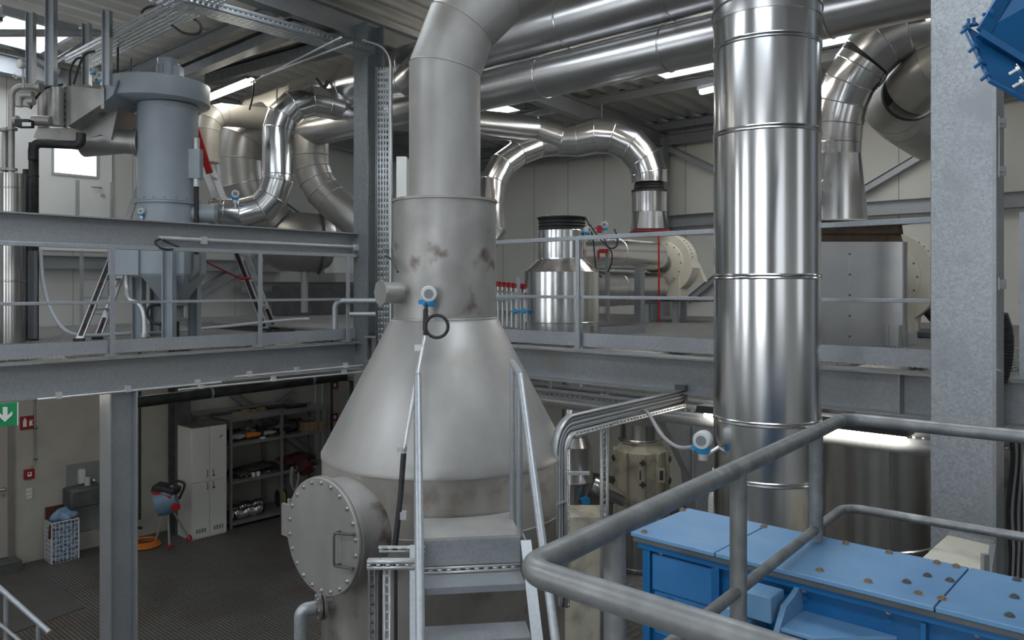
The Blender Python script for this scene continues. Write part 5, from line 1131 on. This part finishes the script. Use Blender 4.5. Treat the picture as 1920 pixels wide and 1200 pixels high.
# basket with blue gloves
bk = thing('waste_basket', 'white wire basket full of blue gloves under the call point', 'bin', V((4.27,12.98,0)))
bx0,bx1,by0,by1,bz = 4.08,4.45,12.84,13.14,.60
for x in [bx0+(bx1-bx0)*i/6 for i in range(7)]: pass
m = MB()
for x in [bx0+(bx1-bx0)*i/7 for i in range(8)]: m.bar((x,by0,0),(x,by0,bz),.006,.006)
for y in [by0+(by1-by0)*i/5 for i in range(6)]: m.bar((bx0,y,0),(bx0,y,bz),.006,.006).bar((bx1,y,0),(bx1,y,bz),.006,.006)
for z in [bz*i/9 for i in range(10)]: m.bar((bx0,by0,z),(bx1,by0,z),.006,.006).bar((bx0,by0,z),(bx0,by1,z),.006,.006).bar((bx1,by0,z),(bx1,by1,z),.006,.006)
m.bar((bx0,by0,0),(bx0,by0,bz),.014,.014).bar((bx1,by0,0),(bx1,by0,bz),.014,.014).bar((bx0,by0,bz),(bx1,by0,bz),.014,.014)
build(m, 'wire_frame', M['paper'], bk)
m = MB(); NN = 10
def lump(c, sx, sy, sz, seed, n=10, k=16, amp=.18):
    rnd = random.Random(seed); mb = MB(); vs = []; fs = []; ph = [rnd.uniform(0, 6.28) for _ in range(6)]
    for i in range(n+1):
        th = PI*i/n
        for j in range(k):
            a = 2*PI*j/k; rr_ = 1+amp*(math.sin(3*a+ph[0]+th*2)+.6*math.sin(5*a+ph[1]-th*3)+.5*math.sin(4*th+ph[2]+a))
            vs.append(V(c)+V((sx*rr_*math.sin(th)*math.cos(a), sy*rr_*math.sin(th)*math.sin(a), sz*rr_*math.cos(th))))
    for i in range(n):
        for j in range(k): fs.append((i*k+j, i*k+(j+1)%k, (i+1)*k+(j+1)%k, (i+1)*k+j))
    return mb.add(vs, fs)
build(MB().box((bx0+.01,by0+.01,.02),(bx1-.01,by1-.01,bz-.04)), 'glove_fill', M['bag'], bk)
build(lump((4.30,12.98,.66), .17, .13, .10, 3), 'glove_heap', M['cloth'], None, 'crumpled blue rag heaped on top of the wire basket', cat='rag', ang=80)
build(MB().box((4.09,13.12,.60),(4.47,13.15,.78)).prism([V((4.04,12.84,.38)),V((4.075,12.84,.38)),V((4.075,12.84,.58)),V((4.05,12.84,.58))],(0,.02,0)), 'red_board', mk('dark_red_board',(.10,.03,.025),None,0,.6), None, 'dark red board standing behind the wire basket', cat='board')
# cable / hose on floor
m = MB()
for k in range(4): m.ring(circ(V((5.35,12.62,.03+.02*k)), UP, .22-.015*k, 28), .014)
build(m, 'orange_cable', M['orange'], None, 'orange cable coiled on the floor left of the drum cart', cat='cable')
# drum cart
dc = W(312,975,12.2); dc0 = V((dc.x, dc.y, 0))
dcx = thing('drum_cart', 'blue and grey drum cart with red wheels and splayed legs left of the white cabinet', 'cart', dc0)
dzz = lambda y: EYE-(y-HOR)*12.2/F
build(MB().lathe([(.12,-.16),(.20,-.15),(.22,-.02),(.22,.02),(.20,.15),(.12,.16)], dc0+UP*dzz(938), 28, (RGT*.9+FWD*.3+UP*.25)), 'drum', mk('drum_blue',(.16,.27,.40),None,0,.45), dcx)
build(MB().obox(dc0+UP*dzz(917), RGT*.95+UP*-.2, UP, .36, .12, .30), 'black_cover', M['black'], dcx, bevel=.03)
build(MB().obox(dc0+UP*dzz(923)-FWD*.16, RGT*.95+UP*-.25, UP, .30, .04, .03), 'red_trim', M['red'], dcx)
build(MB().disc(dc0+RGT*.21+UP*dzz(945)-FWD*.16, -FWD+RGT, .06, .08, 20), 'red_motor', M['red'], dcx, bevel=.005)
lq = [(-.22,-.15),(.06,-.30),(.34,-.05)]
for i_, (a_, b_) in enumerate(((290,1022),(318,1030),(356,1014))):
    q_ = W(a_, b_, EYE*F/(b_-HOR)); q_.z = .02
    build(MB().tube([q_, dc0+UP*dzz(945)+RGT*(.02*i_)], .016, 12), 'leg', M['alu'], dcx)
    build(MB().disc(q_+UP*.03, FWD, .05 if i_ == 2 else .03, .05, 18), 'wheel', M['red'], dcx)
build(MB().tube(cat_curve([dc0+UP*dzz(935)+RGT*.2, dc0+UP*dzz(908)+RGT*.28, dc0+UP*dzz(902)+RGT*.12, dc0+UP*dzz(915)-RGT*.02], 6), .02, 12), 'push_handle', M['black'], dcx)
# white cabinet
wc = thing('tool_locker', 'tall white four-door cabinet standing left of the shelving', 'cabinet', V((6.28,12.6,0)))
x0,x1,y0,y1,zh = 5.96,6.56,12.32,12.88,1.82
build(MB().box((x0,y0+.02,0),(x1,y1,zh)), 'body', M['white'], wc, bevel=.003)
build(MB().box((x0-.01,y0-.005,zh),(x1+.01,y1+.01,zh+.02)), 'top_board', M['dsteel'], wc)
xm = (x0+x1)/2
for i, (a_, b_) in enumerate(((x0,xm),(xm,x1))):
    for j, (c_, e_) in enumerate(((.03,.92),(.93,zh-.01))):
        dq_ = build(MB().box((a_+.004,y0,c_),(b_-.004,y0+.019,e_)), 'door', M['white'], wc, bevel=.002)
        hx = b_-.05 if i == 0 else a_+.05; hz_ = .80 if j == 0 else 1.0
        build(MB().tube(fil([V((hx,y0,hz_)),V((hx,y0-.03,hz_)),V((hx,y0-.03,hz_+.10)),V((hx,y0,hz_+.10))], .015, 3), .006, 8), 'handle', M['dsteel'], dq_)
        if i == 1: build(MB().disc(V((hx+.03,y0-.002,hz_+.0)), Y1, .012, .008, 12), 'lock', M['black'], dq_)
        if j == 0:
            for k in range(4): build(MB().box((a_+.07+.045*k,y0-.003,.10),(a_+.10+.045*k,y0-.0,.17)), 'vent', M['grey'], dq_)
build(MB().prism([V((6.41,y0-.002,1.60)),V((6.46,y0-.002,1.64)),V((6.49,y0-.002,1.66)),V((6.47,y0-.002,1.62))], (0,-.002,0)), 'red_sticker', M['red'], wc)
build(MB().box((6.25,12.75,zh+.02),(6.33,12.83,zh+.09)), 'small_carton', M['dsteel'], None, 'small dark carton on top of the white cabinet', cat='box')
# shelving
sh = thing('shelving_unit', 'grey steel shelving with four levels of clutter against the lower wall', 'shelving', V((7.67,12.8,0)))
sx0,sx1,sy0,sy1 = 6.70,8.66,12.45,13.08
GS = mk('shelf_steel', (.20,.205,.20), (.26,.265,.26), .3, .5, None, 4)
for x in (sx0, 7.67, sx1):
    for y in (sy0, sy1): build(MB().box((x-.022,y-.02,0),(x+.022,y+.02,1.88)), 'upright', GS, sh)
lev = [.10,.80,1.44,1.86]
for z in lev: build(MB().box((sx0-.02,sy0-.02,z-.02),(sx1+.02,sy1+.02,z)).box((sx0,sy0-.022,z-.045),(sx1,sy0-.018,z)), 'shelf', GS, sh)
sh2 = thing('shelving_unit', 'further grey steel shelf behind the cabinet and the main shelving', 'shelving', V((6.5,13.1,0)))
build(MB().box((5.9+.35,12.92,1.93),(8.2,13.16,1.955)), 'shelf', GS, sh2)
for x in (6.28, 8.18): build(MB().box((x-.02,13.12,0),(x+.02,13.16,1.95)), 'upright', GS, sh2)
def item(name, label, mb, mat, cat, group=None, ang=60): return build(mb, name, M[mat], None, label, cat=cat, group=group, ang=ang)
def flexroll(c, d, L_, r, name, label):
    pts = [V(c)+V(d).normalized()*L_*i/30+V((0,0,.012*math.sin(i*.5))) for i in range(31)]
    return item(name, label, MB().tube(pts, [r+.008*(i%2) for i in range(31)], 20), 'foild', 'hose', ang=20)
flexroll((6.78,12.75,.21), (1,.1,0), .68, .095, 'flexible_hose', 'upper silver flexible hose lying on the bottom shelf')
flexroll((6.82,12.57,.19), (1,.05,0), .52, .08, 'flexible_hose', 'front silver flexible hose lying on the bottom shelf')
item('hose_end', 'white ring end of a hose at the left of the bottom shelf', MB().lathe([(.06,-.02),(.075,-.015),(.075,.015),(.06,.02)], (6.76,12.53,.22), 24, (1,-.3,0)), 'paper', 'hose')
yr = thing('cable_reel', 'black reel with yellow cable on the bottom shelf, right end', 'cable reel', V((7.72,12.68,.10)))
build(MB().lathe([(.15,-.07),(.15,-.055),(.05,-.055)], (7.80,12.68,.27), 28, (1,-.25,0)).lathe([(.05,.055),(.15,.055),(.15,.07)], (7.80,12.68,.27), 28, (1,-.25,0)), 'reel_side', M['black'], yr)
build(MB().lathe([(.06,-.05),(.12,-.05),(.12,.05),(.06,.05)], (7.80,12.68,.27), 28, (1,-.25,0)), 'cable_winding', M['yellow'], yr)
item('garment', 'black cloth heap in the middle of the second shelf from below', lump((7.35,12.72,.90), .38,.20,.07, 5), 'darkcloth', 'cloth')
item('garment', 'black cloth and cables at the left of the second shelf from below', lump((6.98,12.72,.88), .20,.20,.05, 8), 'darkcloth', 'cloth')
item('garment', 'red and black work clothes piled at the right of the second shelf', lump((8.15,12.72,.93), .36,.20,.09, 9), 'redcloth', 'cloth')
item('garment', 'dark jacket hanging over the right end of the second shelf', lump((8.15,12.46,.80), .22,.06,.12, 19), 'redcloth', 'cloth')
m = MB()
for k in range(3): m.tube(cat_curve([V((7.86+.02*k,12.44,.86)), V((7.82+.02*k,12.41,.62)), V((7.90,12.40,.45-.02*k)), V((8.0-.01*k,12.41,.62)), V((7.98,12.44,.86))], 6), .010, 8)
item('strap_loop', 'loop of straps hanging down from the second shelf', m, 'cable', 'strap')
yt = thing('yellow_tool', 'yellow-handled tool near the left of the second shelf', 'tool', V((7.02,12.56,.80)))
build(MB().bar((6.97,12.60,.86),(7.17,12.54,.85),.04,.035), 'body', M['yellow'], yt, bevel=.006)
build(MB().bar((7.0,12.59,.86),(6.93,12.52,.84),.025,.02).bar((7.08,12.56,.85),(7.02,12.50,.83),.02,.02), 'jaw', M['wood'], yt)
for i_, (x, lb) in enumerate(((7.15,'left'),(7.24,'right'))):
    item('white_cup', lb+' of two small white cylinders on the second shelf', MB().lathe([(.03,0),(.034,.01),(.034,.07),(.02,.075)], (x,12.50,.80), 18), 'paper', 'cup')
item('cardboard_box', 'open brown cardboard box at the right end of the third shelf', MB().box((8.18,12.50,1.44),(8.46,12.75,1.60)).box((8.46,12.50,1.58),(8.60,12.52,1.60)), 'wood', 'box', ang=30)
item('cardboard_box', 'pale small carton beside the brown box on the third shelf', MB().box((8.48,12.48,1.44),(8.62,12.66,1.57)), 'wood', 'box', ang=30)
def ptool(x, y, z, s, label, mat, m2):
    t = thing('power_tool', label, 'tool', V((x,y,z)))
    build(MB().lathe([(.03*s,-.13*s),(.05*s,-.11*s),(.05*s,.05*s),(.035*s,.08*s),(.02*s,.13*s)], (x,y,z+.07*s), 20, (1,-.3,.05)), 'body', M[mat], t)
    build(MB().bar((x-.03*s,y,z+.06*s),(x-.05*s,y-.05*s,z+.008),.04*s,.035*s), 'handle', M[m2], t, bevel=.004)
ptool(6.92,12.62,1.44,1.0,'grey power drill at the left of the third shelf','cable','black')
ptool(7.05,12.72,1.44,1.3,'dark angle grinder standing behind the grey drill on the third shelf','dsteel','black')
ptool(7.20,12.60,1.44,1.0,'orange power tool in the left half of the third shelf','orange','black')
ptool(7.38,12.66,1.44,1.0,'black power tool right of the orange one on the third shelf','black','dsteel')
ptool(7.52,12.60,1.44,.9,'silver power tool near the middle post on the third shelf','alu','black')
ptool(7.85,12.62,1.44,1.0,'black drill just right of the middle post on the third shelf','black','cable')
item('tool_case', 'dark rounded case at the right half of the third shelf', lump((8.0,12.72,1.55), .16,.13,.10, 12, amp=.05), 'dsteel', 'case')
item('white_block', 'small white block on the front edge of the third shelf', MB().box((7.28,12.47,1.44),(7.36,12.52,1.47)), 'paper', 'block', ang=30)
item('dark_roll', 'dark roll lying on top of the shelving', MB().tube([(7.95,12.75,1.90),(8.35,12.70,1.90)], .035, 16), 'black', 'roll')
rnd = random.Random(4)
for k in range(9):
    x = 6.86+.19*k+(.12 if k > 4 else 0); zz_ = 1.44
    item('tool_bundle', 'small dark jumble of tools and cables at the back of the third shelf', lump((x,12.86,zz_+.07), .10,.10,.07+.03*rnd.random(), 30+k, amp=.35), ('darkcloth','dsteel','cable')[k%3], 'tools', 'dark bundles at the back of the third shelf')
for k in range(7):
    x = 6.84+.16*k
    pts = [V((x+rnd.uniform(-.12,.12), 12.5+rnd.uniform(0,.25), .815+rnd.uniform(0,.05))) for _ in range(5)]
    item('loose_cable', 'tangled dark cable lying on the second shelf from below', MB().tube(cat_curve(pts, 6), .012, 8), ('black','cable','black')[k%3], 'cable', 'tangled cables on the second shelf')
for k in range(4):
    item('paper_carton', 'flat pale carton standing at the back of the top shelf board', MB().box((7.0+.16*k,12.85,1.86),(7.12+.16*k,12.98,1.90+.02*(k%2))), 'wood', 'box', 'flat cartons on top of the shelving', ang=30)
# braces on lower wall
brace(WY(430,735,LWY-.06), WY(580,850,LWY-.06), 'diagonal brace on the lower wall behind the shelving', .14)
brace(WY(545,735,LWY-.06), WY(470,790,LWY-.06), 'second diagonal brace on the lower wall above the shelving', .12)
# black pipe beneath deck
bpp = thing('lagged_pipe', 'thick black lagged pipe under the left deck bending down near the vessel', 'pipe', W(450,728,9.0))
build(MB().tube(fil([WY(236,757,9.3), WY(640,706,9.3), WY(664,706,9.3), WY(664,800,9.3)], [.3,.12], 6), .065, 24), 'lagging', M['lag'], bpp, ang=50)
for px in (395, 585): q_ = WY(px, 757-(px-236)*.126, 9.3); build(MB().disc(q_, X1, .07, .03, 24), 'clamp', M['galvb'], bpp)
build(MB().tube([WY(664,760,9.3), WY(664,815,9.3)], .035, 16), 'white_end', M['hose'], bpp)
# conduits under the left beam
for i_, (a_, b_, y_, lb) in enumerate((((70,752),(415,714),8.0,'front pale conduit clipped under the left deck beam'),((335,738),(690,690),8.1,'second pale conduit under the left deck beam, running to the vessel'),((440,710),(680,682),8.02,'short pale conduit under the right end of the left deck beam'))):
    t = thing('cable_conduit', lb, 'conduit', WY(a_[0],a_[1],y_)); p0, p1 = WY(a_[0],a_[1],y_), WY(b_[0],b_[1],y_)
    p0.z = p1.z = (p0.z+p1.z)/2
    build(MB().tube([p0, p1], .012, 12), 'tube', M['alu'], t)
    for k in (.1,.45,.85): q_ = p0+(p1-p0)*k; build(MB().obox(q_+UP*.02, UP, X1, .06, .05, .04), 'clip', M['alu'], t)
vcx = WY(262,900,12.95).x
build(MB().tube([V((vcx,12.95,.35)), V((vcx,12.95,3.25))], .02, 12), 'vertical_pipe', M['black'], None, 'thin black vertical pipe right of the pale column', cat='pipe')
for i_, px in enumerate((592, 604, 622)):
    build(MB().tube([V((WY(px,0,12.9).x,12.9,.0)), V((WY(px,0,12.9).x,12.9,3.25))], .03 if i_ < 2 else .022, 12), 'wall_pipe', M['galv'] if i_ < 2 else M['black'], None, ('left pale pipe','right pale pipe','black pipe')[i_]+' standing at the right end of the shelving', cat='pipe')
for i_, (py, nm) in enumerate(((722,'fire_sign'),(782,'fire_alarm_button'))):
    t = thing(nm, ('small red sign high on the wall left of the vessel cone','small red alarm button on the wall left of the vessel cone')[i_], ('sign','alarm button')[i_], WY(627,py+8,LWY-.03))
    c_ = WY(627,py,LWY-.02); build(MB().obox(c_, X1, UP, .16, .15, .03), 'panel', M['dred'], t); build(MB().obox(c_-Y1*.017, X1, UP, .06, .07, .004), 'mark', M['paper'], t)
# lower-left handrail
lr = thing('stair_handrail', 'round handrail with open end sloping down in the lower left corner', 'railing', W(40,1190,6.6))
build(MB().tube([W(-60,1050,6.7), W(93,1186,6.3)], .021, 20), 'top_rail', M['galv'], lr)
build(MB().tube([W(-60,1120,6.7), W(60,1222,6.3)], .014, 16), 'mid_rail', M['galv'], lr)
for px, py, d in ((11,1118,6.55),(72,1172,6.35)):
    q_ = W(px,py,d); build(MB().tube([V((q_.x,q_.y,.0)), q_], .018, 16), 'post', M['galv'], lr)
# unseen lamp added on the lower level to light the left side
lm = thing('strip_light', 'unseen lit lamp added under the left deck, just above the deck beam edge', 'lamp', WY(168,738,9.0))
a_ = WY(168,737,9.0)
build(MB().bar(V((a_.x-.6,9.0,EYE-1.0)), V((a_.x+.0,9.0,EYE-1.0)), .10, .05), 'housing', M['dsteel'], lm)
build(MB().tube([V((a_.x-.58,9.0,EYE-1.05)), V((a_.x+.06,9.0,EYE-1.05))], .022, 12), 'tube', M['lamp'], lm)

# unseen strip lights added to brighten roof, walls and the space under the decks
GRP = 0
def fill_lamp(x, y, z, along, L=1.5, label='', group=''):
    u = X1 if along == 'x' else Y1; c = P(x, y, z); t = thing('strip_light', label, 'lamp', c, group)
    build(MB().bar(c-u*L/2+UP*.05, c+u*L/2+UP*.05, .14, .05), 'housing', M['dsteel'], t)
    build(MB().tube([c-u*(L/2-.03), c+u*(L/2-.03)], .026, 12), 'tube', M['lamp'], t)
for y in (-3.2, -.8, 1.6, 4.0, 6.4, 8.6): fill_lamp(8.6, y, 3.22, 'y', 1.5, 'unseen strip light added under the roof behind the long roof ducts', 'added lights behind the roof ducts')
for x in (-2.5, 0., 2.3): fill_lamp(x, 11.4, 3.3, 'x', 1.5, 'unseen strip light added under the roof over the left deck', 'added lights over the left deck')
for x in (-3, -.6, 1.8, 4.2): fill_lamp(x, 10.2, -1.0, 'x', 1.5, 'unseen strip light added under the left deck behind its edge beam', 'added lights under the left deck')
for y in (-.3, 1.9, 4.1, 6.3): fill_lamp(8.3, y, -.90, 'y', 1.5, 'unseen strip light added under the right deck behind its edge beam', 'added lights under the right deck')

# ------------------------------------------------------------------ camera, world, output
cd_ = bpy.data.cameras.new('camera'); cam = bpy.data.objects.new('camera', cd_); COL.objects.link(cam)
cam.location = (0,0,EYE); cam.rotation_euler = (PI/2, 0, math.radians(42.04-90))
cd_.sensor_width = 36; cd_.lens = 36*F/1920; cd_.shift_y = -(600-HOR)/1920; cd_.clip_start = .05
bpy.context.scene.camera = cam
w = bpy.data.worlds.new('world'); bpy.context.scene.world = w; w.use_nodes = True
w.node_tree.nodes['Background'].inputs[0].default_value = (.75,.85,1,1); w.node_tree.nodes['Background'].inputs[1].default_value = .5
vs_ = bpy.context.scene.view_settings; vs_.view_transform = 'Standard'; vs_.look = 'None'; vs_.gamma = 1; vs_.exposure = 0.0
